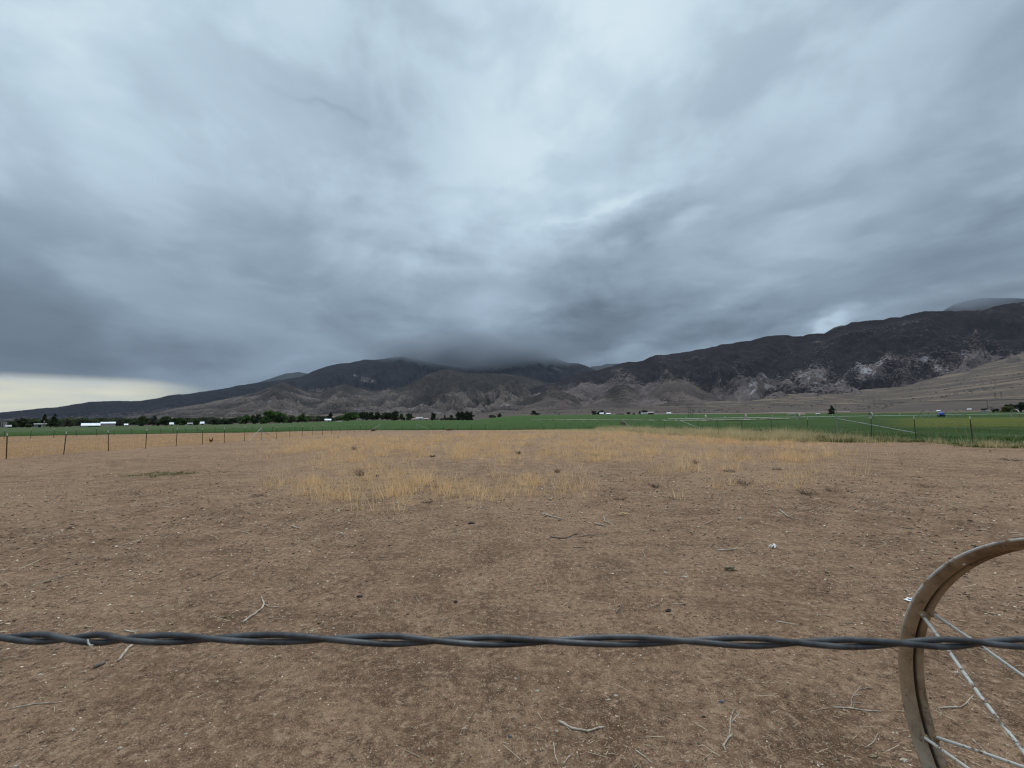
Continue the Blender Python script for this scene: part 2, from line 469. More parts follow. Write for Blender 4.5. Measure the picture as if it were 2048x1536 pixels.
lum = (el / (math.pi / 2))._m('MAXIMUM', 0.0).ramp([(0, .465), (.05, .46), (.1, .52), (.16, .60), (.24, .69), (.34, .745), (.5, .80), (.75, .86), (1, .90)])
for b in [(1170, 180, 340, 210, 40, .085), (1040, 420, 160, 130, 0, .05), (850, 530, 210, 30, -3, .075), (960, 635, 130, 40, 8, .10), (1190, 424, 110, 11, 10, .085),
          (1340, 455, 60, 18, 22, .08), (60, 70, 260, 150, -35, .07), (450, 220, 260, 90, -22, .035), (1640, 668, 75, 16, 12, .24), (2000, 360, 90, 40, 20, .08),
          (1900, 588, 150, 20, 10, .10), (1240, 700, 80, 18, 10, .075), (600, 722, 70, 18, 20, .05), (1720, 560, 170, 22, 14, .04), (1450, 600, 150, 16, 12, .035),
          (680, 470, 230, 80, -5, -.065), (660, 212, 60, 12, -5, -.04), (800, 290, 90, 45, -35, -.035), (260, 170, 90, 90, -45, -.035), (120, 660, 380, 150, 0, -.075),
          (1270, 470, 130, 50, 22, -.10), (1170, 600, 170, 80, 12, -.12), (1300, 640, 130, 45, 15, -.06), (1050, 692, 150, 26, 5, -.135), (1510, 450, 170, 34, 15, -.05),
          (1580, 290, 280, 60, 22, -.055), (1880, 510, 260, 70, 15, -.10), (1960, 150, 170, 260, 0, -.065), (1560, 612, 260, 28, 10, -.055), (1500, 655, 200, 18, 10, -.05),
          (400, 700, 320, 45, 0, -.03), (900, 702, 130, 26, 0, -.13), (230, 735, 260, 22, 0, -.03), (1750, 470, 150, 25, 18, -.05), (600, 620, 160, 40, -4, -.03)]:
    blob(*b)
lum = lum + (n_wisp - .5) * (el.step(.03, .42) * .15 + .06) + (n_cell - .5) * (el.step(.03, .42) * .10 + .04) + (n_fine - .5) * .07 + (n_lump.step(.38, .62) - .5) * .09 + (n_rag.step(.40, .62) - .5) * (el.step(.66, .12) * (az.step(-.55, -.1) * .05 + .025))
skyc = lum.ramp([(0, srgb(28, 34, 44)), (.30, srgb(68, 80, 92)), (.42, srgb(97, 112, 127)), (.55, srgb(129, 147, 163)), (.68, srgb(161, 181, 198)), (.80, srgb(191, 212, 227)), (.90, srgb(212, 231, 241)), (1, srgb(236, 244, 250))])
# the clear gap under the cloud edge low on the left
ga, ge = azel(390, 770); _, g0 = azel(60, 757)
gap = (el + warp2 * .10 + (az - ga)._m('MAXIMUM', -.16) * .05).step(math.atan(g0) + .006, math.atan(g0) - .012) * (az + warp2 * .6).step(ga + .05, ga - .12) * az.step(-2.2, -1.6)
gn = wnoise(comb(az * 1.2, el * 9.0, 1.0), 5.0, 2, .6)
sky = wn('ShaderNodeTexSky'); sky.sky_type = 'NISHITA'; sky.sun_disc = False
SUN_EL, SUN_AZ = R(62), R(18)
sky.sun_elevation = SUN_EL; sky.sun_rotation = SUN_AZ
skm = wn('ShaderNodeMix'); skm.data_type = 'RGBA'; skm.blend_type = 'MULTIPLY'; skm.inputs[0].default_value = 1
nt.links.new(sky.outputs[0], skm.inputs[6]); skm.inputs[7].default_value = (.08, .08, .08, 1)
def wmix(fac, a, b):
    n = wn('ShaderNodeMix'); n.data_type = 'RGBA'
    for sk, v in ((n.inputs[0], fac), (n.inputs[6], a), (n.inputs[7], b)):
        if isinstance(v, S): nt.links.new(v.s, sk)
        elif hasattr(v, '__len__'): sk.default_value = (v[0], v[1], v[2], 1)
        else: sk.default_value = v
    return S(nt, n.outputs[2])
gapc = gn.ramp([(.3, srgb(198, 203, 196)), (.5, srgb(216, 215, 194)), (.7, srgb(230, 226, 196))])
cl = wmix(gap, skyc, gapc)
cl = wmix(.04, cl, S(nt, skm.outputs[2]))                     # a little clear sky through the thin places
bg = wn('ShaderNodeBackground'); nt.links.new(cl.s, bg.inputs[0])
bst = el.step(R(52), R(76)) * 1.9 + 1.0; nt.links.new(bst.s, bg.inputs[1])       # overcast overhead, out of view, strengthened to brighten the ground
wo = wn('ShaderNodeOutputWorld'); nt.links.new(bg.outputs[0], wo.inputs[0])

sl = bpy.data.lights.new('sun', 'SUN'); sl.energy = 1.5; sl.angle = R(45); sl.color = (1, .965, .92)
so = bpy.data.objects.new('sun', sl); COL.objects.link(so)
sd = Vector((math.sin(SUN_AZ) * math.cos(SUN_EL), math.cos(SUN_AZ) * math.cos(SUN_EL), math.sin(SUN_EL)))
so.rotation_euler = sd.to_track_quat('Z', 'Y').to_euler()
tag(so, kind='helper')

# ------------------------------------------------------------------ ground sheet
def polar_grid(azs, rs):
    A, Rr = np.meshgrid(azs, rs)
    return A, Rr
def quads(nr, nc, wrap=False):
    i = np.arange(nr - 1)[:, None] * nc; j = np.arange(nc if wrap else nc - 1)[None]
    k = (j + 1) % nc
    return np.stack([i + j, i + k, i + nc + k, i + nc + j], -1).reshape(-1, 4)[:, ::-1]

def poly_r(tb, az):
    """radius of a boundary surveyed in pixels on the flat ground"""
    return np.interp(az, tb[0], tb[1])
def bound(pts):
    o = []
    for px, py in pts:
        h = hit(px, py); o.append((math.atan2(h.x, h.y), math.hypot(h.x, h.y)))
    o.sort(); return [np.array(v) for v in zip(*o)]
B_DIRT = bound([(600, 860.5), (780, 860.5), (1000, 860.5), (1180, 861), (1300, 867), (1400, 873), (1480, 880), (1600, 884.5), (1700, 884.5), (1845, 885), (1950, 895), (2048, 896), (2400, 915)])
B_FIELD = bound([(-300, 880), (0, 873.5), (100, 871), (200, 869.5), (394, 866), (500, 865), (640, 861.5), (762, 860.5), (1000, 860), (1200, 858.5), (1246, 857), (1330, 860), (1450, 866), (1616, 871), (1745, 878), (1950, 889), (2048, 891), (2400, 905)])
B_LEFT = bound([(-250, 950), (15, 918), (130, 908), (220, 902), (352, 892), (449, 885), (580, 875), (680, 867.5), (762, 862.5)])

front = np.linspace(R(-62), R(62), 950)
azs = np.concatenate([np.linspace(R(-180), R(-63), 60), front, np.linspace(R(63), R(178), 60)])
rs = np.concatenate([[.05, .3, .6, .9], np.geomspace(1.1, 14, 330), np.geomspace(14.1, 120, 200), np.geomspace(122, 2700, 170), np.geomspace(2900, 14000, 14)])
A, RR = polar_grid(azs, rs)
gx = RR * np.sin(A); gy = RR * np.cos(A); gz = G(gx, gy)
near = sstep(26, 8, RR)
gz += near * (fbm(gx * 1.1, gy * 1.1, 3, 11) * .034 + fbm(gx * 5, gy * 5, 3, 23) * .009 + (ridged(gx * 17, gy * 17, 2, 41) - .5) * .005)
r1g = np.interp(A, T1[0], T1[2]); r2g = np.interp(A, T2[0], T2[2])
baj = sstep(-10, 60, RR - r1g) * sstep(R(75), R(65), np.abs(A))
bd = np.where(np.abs(A) < R(65), poly_r(B_DIRT, A), 1e9); bl = np.where((A < B_LEFT[0][-1]) & (A > R(-65)), poly_r(B_LEFT, A), 1e9)
# dry-grass density over the paddock
pxl = gx / np.maximum(gy, .1)
def dryness(x, y):
    q = x / np.maximum(y, .1); r = np.hypot(x, y)
    n = fbm(x / 5.5, y / 5.5, 4, 77); n2 = fbm(x / 1.6, y / 1.6, 3, 91)
    core = sstep(-.66, -.44, q + .16 * n) * sstep(1.02, .60, q + .25 * n) * sstep(7.2, 10.6 + 8 * sstep(.0, .8, q), r + 3.0 * n) * sstep(60, 36, r + 6 * n)
    thin = sstep(6.5, 13, r + 3 * n) * sstep(90, 50, r) * .10 * sstep(-1.3, -.6, q)
    return np.clip(core * (.50 + 1.1 * n + .6 * n2) * np.interp(q, [-.5, .2, .5], [1.0, .95, 1.0]) + thin, 0, 1)
dry = dryness(gx, gy)
dry = np.maximum(dry, np.where(RR > bl, sstep(0, .6, RR - bl) * (.75 + .5 * fbm(gx / 4, gy / 4, 3, 8)), 0))
dry = np.maximum(dry, sstep(7, 0, bd - RR) * (A < .05) * .6 * (bd < 1e8))
dry = dry * sstep(80, 60, RR) * (1 - baj)
grn = sstep(-.4, .6, RR - bd) * sstep(R(5), R(9), A) * (bd < 1e8) * (1 - baj)
bz = lambda px, py, sx, sy: np.exp(-(((gx - hit(px, py).x) / sx) ** 2 + ((gy - hit(px, py).y) / sy) ** 2))
grn = np.maximum(grn, .4 * bz(325, 949, 1.1, .55))
roadp = [(0, 850), (600, 838), (950, 823.5), (990, 822.3), (1060, 820.3), (1150, 818.6), (1250, 817.2), (1377, 815.2), (1450, 813.4), (1541, 811.6), (1640, 810), (1714, 808.6), (1800, 805.3), (1875, 802.6), (1960, 800.6), (2048, 799), (2400, 790)]
rd = lineel(roadp)(np.interp(A, [azel(k, 815)[0] for k in range(-200, 2500, 50)], list(range(-200, 2500, 50))))
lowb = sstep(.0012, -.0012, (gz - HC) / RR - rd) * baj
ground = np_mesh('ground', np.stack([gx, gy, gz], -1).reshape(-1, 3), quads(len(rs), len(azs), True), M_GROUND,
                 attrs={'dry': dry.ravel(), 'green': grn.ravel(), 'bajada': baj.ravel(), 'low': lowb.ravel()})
tag(ground, 'bare brown dirt paddock running out to the valley floor', None, kind='structure')

# ------------------------------------------------------------------ alfalfa field
azf = np.linspace(azel(-330, 860)[0], azel(2390, 840)[0], 620)
tt = np.concatenate([[0, .002, .006, .012], np.linspace(.02, 1, 150) ** 1.0])
A, T = np.meshgrid(azf, tt)
rb = poly_r(B_FIELD, A); r1 = np.interp(A, T1[0], T1[2])
RR = rb * (r1 / rb) ** T
fx = RR * np.sin(A); fy = RR * np.cos(A)
hgt = .30 * sstep(0, .012, T) * sstep(1.0, .995, T) + .06
fz = G(fx, fy) + hgt + fbm(fx / 2.2, fy / 2.2, 3, 15) * .10 * sstep(0, .05, T)
pxa = np.interp(A, [azel(k, 845)[0] for k in range(-300, 2400, 100)], list(range(-300, 2400, 100)))
tone = np.interp(pxa, [0, 560, 700, 1000, 1300, 1600, 2048], [.06, .10, .42, .47, .56, .68, .72])
tone = tone + np.where(pxa < 620, sstep(.35, .12, T) * .40, 0)                           # darker strip along the near edge on the left
strip = sstep(1250, 1380, pxa) * sstep(60, 75, RR) * sstep(135, 112, RR)
tone = np.where(pxa > 1700, tone + .34 * sstep(42, 62, RR) * sstep(1700, 1880, pxa) * sstep(150, 120, RR), tone)
tone = tone + fbm(fx / 35, fy / 12, 3, 19) * .10
field = np_mesh('field', np.stack([fx, fy, fz], -1).reshape(-1, 3), quads(len(tt), len(azf)), M_FIELD, attrs={'tone': np.clip(tone, 0, 1).ravel()})
tag(field, 'level green alfalfa field stretching behind the wire fences', None, kind='structure')

# ------------------------------------------------------------------ mountains
PXG = np.arange(-1200, 3300, 50)
AZG = np.array([azel(p, 800)[0] for p in PXG])
def mountain(name, crest, foot_scale, mat, seed, vegf, rockf=None, prof=1.2, gully=.30, gfreq=9.0, ncol=1300, nrow=130, back=.55, zsink=8.0, jag=.0016, foot=None):
    ca, ce, cr = tab(crest)
    lo, hi = ca[0], ca[-1]
    az_ = np.linspace(lo, hi, ncol); ce_ = np.interp(az_, ca, ce); cr_ = np.interp(az_, ca, cr)
    ce_ = ce_ + jag * (fbm(az_ * 60, az_ * 0, 4, seed) + .5 * fbm(az_ * 400, az_ * 0 + 3, 3, seed + 5))
    rf = np.interp(az_, T2[0], T2[2]) * foot_scale if foot is None else np.interp(az_, *tab(foot)[::2])
    rf = np.minimum(rf, cr_ - 300)
    tt = np.concatenate([np.linspace(0, 1, nrow), 1 + np.linspace(.02, 1, 24)])
    Az, Tt = np.meshgrid(az_, tt)
    RC = cr_[None]; RF = rf[None]
    r = np.where(Tt <= 1, RF + (RC - RF) * Tt, RC + (Tt - 1) * back * RC)
    x = r * np.sin(Az); y = r * np.cos(Az)
    zf = G(rf * np.sin(az_), rf * np.cos(az_))[None] - zsink
    zc = (1.5 + cr_ * ce_)[None]
    H = np.maximum(zc - zf, 20)
    t = np.minimum(Tt, 1)
    w = fbm(x / 900, y / 900, 3, seed + 2)
    u = Az * RC / 1000 * gfreq * .35
    g1 = ridged(u + .8 * w, t * 1.1 + .25 * w, 3, seed + 7)                                # long spurs running down the slope
    g2 = ridged(x / 420 + .4 * w, y / 560, 5, seed + 9, .55)
    g3 = fbm(x / 90, y / 90, 4, seed + 13)
    env = np.sin(np.pi * np.clip(t, 0, 1)) ** .8
    carve = (1 - g1) * .9 + (1 - g2) * .95 + .15 * g3
    z = zf + H * (t ** prof) - H * gully * carve * env
    z = z + H * .02 * g3 * env
    bk = np.clip(Tt - 1, 0, 1)
    z = np.where(Tt > 1, zc - H * .8 * bk ** .8 - H * .25 * (1 - g2) * bk, z)
    px = np.interp(Az, AZG, PXG)
    te = (z - 1.5) / r
    veg = vegf(px, te, t, x, y, g1, g2); rock = rockf(px, te, t, x, y) if rockf else np.zeros_like(x)
    o = np_mesh(name, np.stack([x, y, z], -1).reshape(-1, 3), quads(len(tt), ncol), mat,
                attrs={'veg': np.clip(veg, 0, 1).ravel(), 'rock': np.clip(rock, 0, 1).ravel()})
    return tag(o, None, None, kind='structure')

def spot(px, te, cx, cy, sx, sy, rot=0.0):
    e0 = azel(cx, cy)[1]; c, s = math.cos(R(rot)), math.sin(R(rot))
    du = px - cx; dv = (te - e0) * FPX * (1 + ((cx - 1024) / FPX) ** 2) ** .5
    p = (du * c + dv * s) / sx; q = (dv * c - du * s) / sy
    return np.exp(-(p * p + q * q))

# main range on the right
CREST_A = [(985, 824, 3300), (1000, 817, 3300), (1038, 783, 3400), (1080, 772, 3500), (1114, 764, 3600), (1152, 746, 3700), (1193, 741, 3700), (1216, 734.6, 3700), (1244, 726, 3700), (1259, 723.7, 3700), (1274, 723.7, 3700),
           (1287, 720.6, 3700), (1297, 715.5, 3700), (1310, 710.5, 3700), (1338, 708.7, 3700), (1376, 703, 3700), (1411, 696.5, 3700), (1432, 692.7, 3700), (1442, 689, 3700), (1457, 687.6, 3700), (1482, 683, 3700),
           (1500, 681.7, 3700), (1527, 673.7, 3700), (1553, 670, 3700), (1575, 670.4, 3700), (1588, 673, 3700), (1607, 672, 3700), (1615, 668.3, 3700), (1634, 666.7, 3700), (1650, 667, 3700), (1661, 660.3, 3700),
           (1687, 652, 3700), (1703, 644.8, 3700), (1730, 641.5, 3700), (1768, 639.4, 3700), (1784, 634.3, 3700), (1800, 634.3, 3700), (1821, 628, 3700), (1850, 622.8, 3700), (1880, 621.5, 3750), (1928, 622, 3800),
           (1966, 620, 3900), (2003, 609, 4000), (2048, 604, 4100), (2200, 590, 4200), (2500, 575, 4300)]
tanA = lineel([(985, 822), (1040, 800), (1150, 772), (1250, 762), (1400, 775), (1500, 788), (1560, 798), (1640, 790), (1720, 785), (1800, 772), (1870, 762), (1910, 738), (1960, 716), (2048, 700), (2400, 660)])
def vegA(px, te, t, x, y, g1, g2):
    n = fbm(x / 160, y / 160, 4, 61) * .012 + fbm(x / 600, y / 600, 2, 71) * .014
    v = sstep(-.022, .022, te - tanA(px) + n)
    return .10 + .50 * v + .65 * (.62 - g2) + .45 * (.6 - g1) + .20 * sstep(.01, .07, te - tanA(px))
def rockA(px, te, t, x, y):
    k = 0
    for a in [(1530, 768, 40, 18, 25), (1500, 778, 22, 10, 35), (1605, 745, 30, 8, -32), (1660, 748, 40, 10, -32), (1620, 760, 40, 18, 0), (1712, 738, 30, 7, 38), (1752, 736, 26, 15, 25), (1735, 748, 16, 10, 40), (1790, 716, 22, 7, -10), (1860, 718, 34, 12, -15), (1890, 740, 26, 12, -35), (1960, 708, 40, 10, -15), (1740, 712, 16, 12, 60)]:
        k = k + spot(px, te, *a) * (1.0 if a[0] in (1752, 1735) else .55)
    return k
mountain('mountain_range', CREST_A, 1.0, M_RANGE_DARK, 101,
         lambda px, te, t, x, y, g1, g2: vegA(px, te, t, x, y, g1, g2) - .40 * np.clip(rockA(px, te, t, x, y), 0, 1), rockA, prof=1.05, gully=.28, gfreq=9, jag=.0018)

# rounded bare foothills in front of it
CREST_A0 = [(960, 828, 2500), (1000, 822, 2500), (1040, 803, 2550), (1075, 790, 2600), (1105, 776, 2600), (1135, 786, 2600), (1170, 800, 2600), (1205, 787, 2600), (1230, 773, 2600), (1252, 768, 2600), (1270, 778, 2600), (1292, 796, 2600),
            (1318, 770, 2600), (1338, 756, 2600), (1352, 755, 2600), (1375, 763, 2600), (1405, 780, 2600), (1440, 795, 2600), (1470, 806, 2650), (1500, 807, 2650), (1540, 806, 2650)]
mountain('foothills', CREST_A0, 1.0, M_FOOT, 211,
         lambda px, te, t, x, y, g1, g2: .22 + .60 * (.7 - g2) + .30 * (.7 - g1) + .25 * sstep(.55, 1, t) * sstep(1330, 1180, px), None, prof=.95, gully=.14, gfreq=16, jag=.0010, ncol=700, nrow=100)

# the broken badland hills below the middle peak
CREST_D = [(150, 846, 4000), (230, 838, 4000), (330, 820, 4000), (400, 808, 4100), (470, 794, 4200), (520, 783, 4200), (548, 770, 4200), (566, 765, 4200), (585, 771, 4200), (610, 782, 4200), (640, 784, 4200), (668, 774, 4200), (690, 768, 4200), (712, 775, 4200),
           (745, 783, 4200), (790, 778, 4200), (820, 768, 4250), (855, 749, 4300), (881, 740.5, 4300), (896, 738, 4300), (919, 743.5, 4300), (937, 747, 4300), (970, 746, 4300), (1020, 748.6, 4300), (1050, 753, 4300), (1090, 764, 4300), (1140, 780, 4300), (1200, 800, 4300)]
def vegD(px, te, t, x, y, g1, g2):
    top = sstep(azel(900, 800)[1], azel(900, 762)[1], te + fbm(x / 300, y / 300, 3, 33) * .012)
    return .42 + .38 * top + .75 * (.62 - g2) + .35 * (.6 - g1)
mountain('badland_hills', CREST_D, 1.0, M_FOOT, 307, vegD,
         lambda px, te, t, x, y: .35 * sstep(.5, .75, ridged(x / 200, y / 200, 3, 55)) + spot(px, te, 985, 762, 16, 3, -25), prof=.9, gully=.24, gfreq=13, jag=.0016)

# the long middle range with the cloud-capped peaks
CREST_C = [(-600, 842, 5200), (-200, 832, 5200), (0, 824.6, 5200), (25, 823, 5200), (76, 817, 5200), (114, 814.5, 5200), (152, 808, 5200), (178, 804, 5200), (216, 802, 5300), (279, 802, 5400), (300, 798.7, 5400), (320, 795.7, 5500),
           (335, 791, 5500), (350, 789, 5500), (376, 788, 5600), (394, 784.8, 5700), (432, 779.7, 5800), (462, 774.6, 5900), (477, 770.8, 6000), (500, 767.6, 6000), (551, 761, 6200), (602, 753.6, 6300), (627, 742, 6400), (652, 733, 6500), (673, 728, 6500),
           (698, 725.7, 6600), (728, 719.4, 6600), (754, 719.4, 6700), (779, 715.5, 6700), (805, 713, 6700), (820, 716, 6700), (850, 722, 6700), (881, 730, 6700), (930, 736, 6800), (1000, 729, 6900), (1051, 720.6, 6900), (1076, 717.6, 6900), (1109, 716, 6900),
           (1119, 719, 6900), (1137, 725.7, 6900), (1157, 726.5, 6900), (1173, 732, 6900), (1188, 738.4, 6900), (1215, 748, 6900), (1300, 770, 6900)]
lowC = lineel([(-600, 850), (0, 836), (150, 832), (250, 828), (400, 812), (480, 800), (560, 780), (700, 775), (1300, 775)])
def vegC(px, te, t, x, y, g1, g2):
    n = fbm(x / 260, y / 260, 4, 81) * .010
    return .40 + .52 * sstep(-.010, .014, te - lowC(px) + n) + .3 * (.6 - g2) + .45 * (g2 - .62) * sstep(500, 300, px) - spot(px, te, 735, 760, 16, 5, -10) - .9 * spot(px, te, 712, 751, 8, 2, -8) - .6 * spot(px, te, 1115, 738, 14, 3, -20)
mountain('cloud_topped_range', CREST_C, 1.25, M_RANGE_FAR, 401, vegC,
         lambda px, te, t, x, y: spot(px, te, 735, 760, 16, 5, -10) * .5 + spot(px, te, 712, 751, 8, 2, -8) * .6 + .5 * spot(px, te, 1115, 738, 14, 3, -20), prof=1.05, gully=.27, gfreq=8, jag=.0011)

# farther summits showing over the ranges
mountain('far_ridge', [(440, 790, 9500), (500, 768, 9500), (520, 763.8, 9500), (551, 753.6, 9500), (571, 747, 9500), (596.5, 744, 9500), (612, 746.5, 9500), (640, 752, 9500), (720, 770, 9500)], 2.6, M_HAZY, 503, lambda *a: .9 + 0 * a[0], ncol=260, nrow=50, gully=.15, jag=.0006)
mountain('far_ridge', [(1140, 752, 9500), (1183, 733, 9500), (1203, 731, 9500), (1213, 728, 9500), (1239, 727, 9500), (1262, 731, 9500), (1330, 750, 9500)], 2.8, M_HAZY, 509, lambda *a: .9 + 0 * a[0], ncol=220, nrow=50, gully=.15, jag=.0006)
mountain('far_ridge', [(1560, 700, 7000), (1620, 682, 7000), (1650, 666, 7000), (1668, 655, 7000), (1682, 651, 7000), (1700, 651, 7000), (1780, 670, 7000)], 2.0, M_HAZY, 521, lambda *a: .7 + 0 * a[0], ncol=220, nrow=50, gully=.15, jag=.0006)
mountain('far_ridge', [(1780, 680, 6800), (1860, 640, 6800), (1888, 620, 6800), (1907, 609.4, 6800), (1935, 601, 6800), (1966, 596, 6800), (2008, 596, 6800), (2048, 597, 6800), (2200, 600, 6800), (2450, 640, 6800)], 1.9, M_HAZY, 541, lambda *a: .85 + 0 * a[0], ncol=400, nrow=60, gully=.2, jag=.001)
#PART2
# ------------------------------------------------------------------ grass, litter and gravel (stuff)
def blades(name, P, h, mat, label, per=10, spread=.10, width=.006, lean=.45, tone0=.2, seg=2, curl=.35, hv=.45):
    """clumps of tapered bending blades rooted at P (n x 3) with clump heights h"""
    n = len(P); P = np.repeat(P, per, 0); h = np.repeat(h, per) * rng.uniform(1 - hv, 1 + hv * .6, n * per)
    ct = np.repeat(rng.uniform(0, 1, n), per)
    N = len(P); a = rng.uniform(0, 2 * np.pi, N); sp = spread * np.sqrt(rng.uniform(0, 1, N))
    b = P + np.stack([np.cos(a) * sp, np.sin(a) * sp, np.zeros(N) - .01], -1)
    da = a + rng.normal(0, .7, N); ln = rng.uniform(0, lean, N)
    d = np.stack([np.cos(da) * ln, np.sin(da) * ln, np.ones(N)], -1); d /= np.linalg.norm(d, axis=1)[:, None]
    out = np.stack([np.cos(da), np.sin(da), -.35 * np.ones(N)], -1) * (rng.uniform(0, curl, N) * h)[:, None]
    wa = rng.uniform(0, np.pi, N); wd = np.stack([np.cos(wa), np.sin(wa), np.zeros(N)], -1) * (width * rng.uniform(.6, 1.3, N))[:, None]
    rows = []
    for k in range(seg + 1):
        t = k / seg; c = b + d * (h * t)[:, None] + out * t * t
        w = wd * (1 - t * .85) * .5; rows += [c - w, c + w]
    V = np.stack(rows, 1).reshape(-1, 3); m = 2 * (seg + 1)
    i = np.arange(N)[:, None] * m
    F = np.concatenate([i + np.array([[2 * k, 2 * k + 1, 2 * k + 3, 2 * k + 2]]) for k in range(seg)], 1).reshape(-1, 4)
    tone = np.clip(tone0 + .45 * ct + rng.uniform(-.25, .35, N), 0, 1)
    o = np_mesh(name, V, F, mat, attrs={'tone': np.repeat(tone, seg)}, smooth=False)
    return tag(o, label, None, kind='stuff')

def scatter(n, x0, x1, y0, y1, dens):
    x = rng.uniform(x0, x1, n); y = rng.uniform(y0, y1, n)
    k = rng.uniform(0, 1, n) < dens(x, y); x, y = x[k], y[k]
    return np.stack([x, y, G(x, y)], -1)
def polar(n, r0, r1, a0, a1, dens, power=1.0):
    r = r0 * (r1 / r0) ** (rng.uniform(0, 1, n) ** power); a = rng.uniform(a0, a1, n)
    x, y = r * np.sin(a), r * np.cos(a)
    k = rng.uniform(0, 1, n) < dens(x, y, r, a); x, y = x[k], y[k]
    return np.stack([x, y, G(x, y)], -1)
def inside(x, y):
    a = np.arctan2(x, y); r = np.hypot(x, y)
    return (r < poly_r(B_DIRT, a) - .2) & ((a > B_LEFT[0][-1]) | (r < poly_r(B_LEFT, a) - .2))

P = scatter(230000, -30, 32, 6, 62, lambda x, y: np.clip(dryness(x, y) - .10, 0, 1) ** 1.3 * (.05 + 2.6 * np.clip(fbm(x / .9, y / .9, 3, 321) + .02, 0, 1)) * (.55 + 2.3 * np.clip(fbm(x / 3.5, y / 3.5, 2, 331) + .15, 0, 1)) * inside(x, y) * np.clip(1.4 - y / 70, .3, 1))
nh = .75 + .9 * np.clip(fbm(P[:, 0] / 2.2, P[:, 1] / 2.2, 3, 123) + .1, -.3, .6)
blades('dry_grass', P, rng.uniform(.12, .52, len(P)) ** 1.0 * nh, M_DRYGRASS, 'sparse golden dry grass standing on the bare paddock', per=9, spread=.12, width=.0095, lean=.45, tone0=.35)
def stub(x, y): return (.06 + .9 * sstep(.02, .22, fbm(x / 2.2, y / 2.2, 4, 12)) + .4 * dryness(x, y)) * inside(x, y) * .6
P = scatter(60000, -34, 40, 4.2, 42, stub)
blades('straw_stubble', P, rng.uniform(.02, .085, len(P)), M_STUB, 'low pale dead grass matted on the dirt', per=6, spread=.13, width=.007, lean=1.9, tone0=.2)
P = scatter(42000, -34, 40, 4.2, 42, lambda x, y: stub(x + 40, y))
blades('dry_stubble', P, rng.uniform(.02, .09, len(P)), M_SHRUB, 'low grey dead stubble on the dirt', per=7, spread=.14, width=.006, lean=1.5, tone0=.45)
# beyond the left fence
def left_d(x, y):
    a = np.arctan2(x, y); r = np.hypot(x, y)
    rf = np.where(a < azel(762, 860)[0], poly_r(B_FIELD, a), 0)
    return ((r > poly_r(B_LEFT, a) - .15) & (r < rf) & (a < B_LEFT[0][-1])) * (.45 + .8 * np.clip(fbm(x / 5, y / 5, 3, 64) + .25, 0, 1)) * np.clip(34 / r, .25, 1)
P = scatter(60000, -95, -14, 14, 72, left_d)
blades('dry_grass', P, rng.uniform(.20, .46, len(P)) * np.clip(1.2 - np.hypot(P[:, 0], P[:, 1]) / 110, .5, 1), M_DRYGRASS, 'thick golden dry grass beyond the left wire fence', per=9, spread=.16, width=.009, lean=.5, tone0=.1)
# the weedy strip along the right and far fences
def strip_d(x, y):
    a = np.arctan2(x, y); r = np.hypot(x, y); b = poly_r(B_DIRT, a)
    return ((r > b - .3 + fbm(x / 1.5, y / 1.5, 2, 6) * 1.2) & (r < poly_r(B_FIELD, a) + 2.5)) * (a > azel(1190, 860)[0]) * np.clip(.8 + .9 * fbm(x / 3, y / 3, 3, 44), 0, 1)
P = polar(120000, 14, 75, azel(1190, 860)[0], R(60), lambda x, y, r, a: strip_d(x, y))
pxs = np.interp(np.arctan2(P[:, 0], P[:, 1]), AZG, PXG)
kt = rng.uniform(0, 1, len(P)) < np.interp(pxs, [1180, 1300, 1560, 1640, 1760, 2048], [.85, .72, .70, .30, .24, .26]) * np.clip(.9 + 1.6 * fbm(P[:, 0] / 2.0, P[:, 1] / 2.0, 3, 47), 0, 1.3)
hw = np.clip(1 + 1.7 * fbm(P[:, 0] / 1.6, P[:, 1] / 1.6, 3, 201), .35, 1.9) * np.interp(pxs, [1200, 1620, 1760, 2050], [.95, 1.0, .62, .58])
blades('green_weeds', P[~kt], rng.uniform(.10, .32, (~kt).sum()) * hw[~kt], M_GREENGRASS, 'green weeds along the foot of the right wire fence', per=8, spread=.2, width=.012, lean=.7, tone0=.1)
blades('tan_grass', P[kt], rng.uniform(.22, .52, kt.sum()) * hw[kt], M_TANGRASS, 'tall bleached grass in front of the alfalfa field', per=10, spread=.17, width=.010, lean=.55, tone0=.15)
# alfalfa standing at the near side of the field
def alf_d(x, y, r, a):
    b = poly_r(B_FIELD, a); return ((r > b + .2) & (r < b * 2.6)) * .9
P = polar(42000, 19, 150, azel(-80, 860)[0], R(60), alf_d)
P[:, 2] += .22
blades('alfalfa', P, rng.uniform(.10, .24, len(P)), M_ALF, 'green alfalfa stems at the near edge of the field', per=6, spread=.3, width=.03, lean=.9, tone0=.1, seg=1)
# green sprigs in the paddock
c = hit(325, 949)
Q = rng.normal(0, 1, (330, 2)) * np.array([.75, .38]); ok = fbm(Q[:, 0] * 1.6, Q[:, 1] * 1.6, 2, 9) > -.1; Q = Q[ok]
P = np.stack([c.x + Q[:, 0], c.y + Q[:, 1], G(c.x + Q[:, 0], c.y + Q[:, 1])], -1)
blades('green_sprigs', P, rng.uniform(.03, .07, len(P)), M_GREENGRASS, 'small patch of low green weeds on the left of the dirt', per=7, spread=.06, width=.012, lean=1.4, tone0=.0)
# strip of rough grass across the far paddock edge
P = scatter(9000, -24, 14, 40, 60, lambda x, y: ((np.hypot(x, y) > poly_r(B_DIRT, np.arctan2(x, y)) - 9) & (np.hypot(x, y) < poly_r(B_FIELD, np.arctan2(x, y)))) * .8)
blades('dry_grass', P, rng.uniform(.12, .30, len(P)), M_TANGRASS, 'low dry grass along the far edge of the paddock', per=7, spread=.2, width=.012, lean=.6)
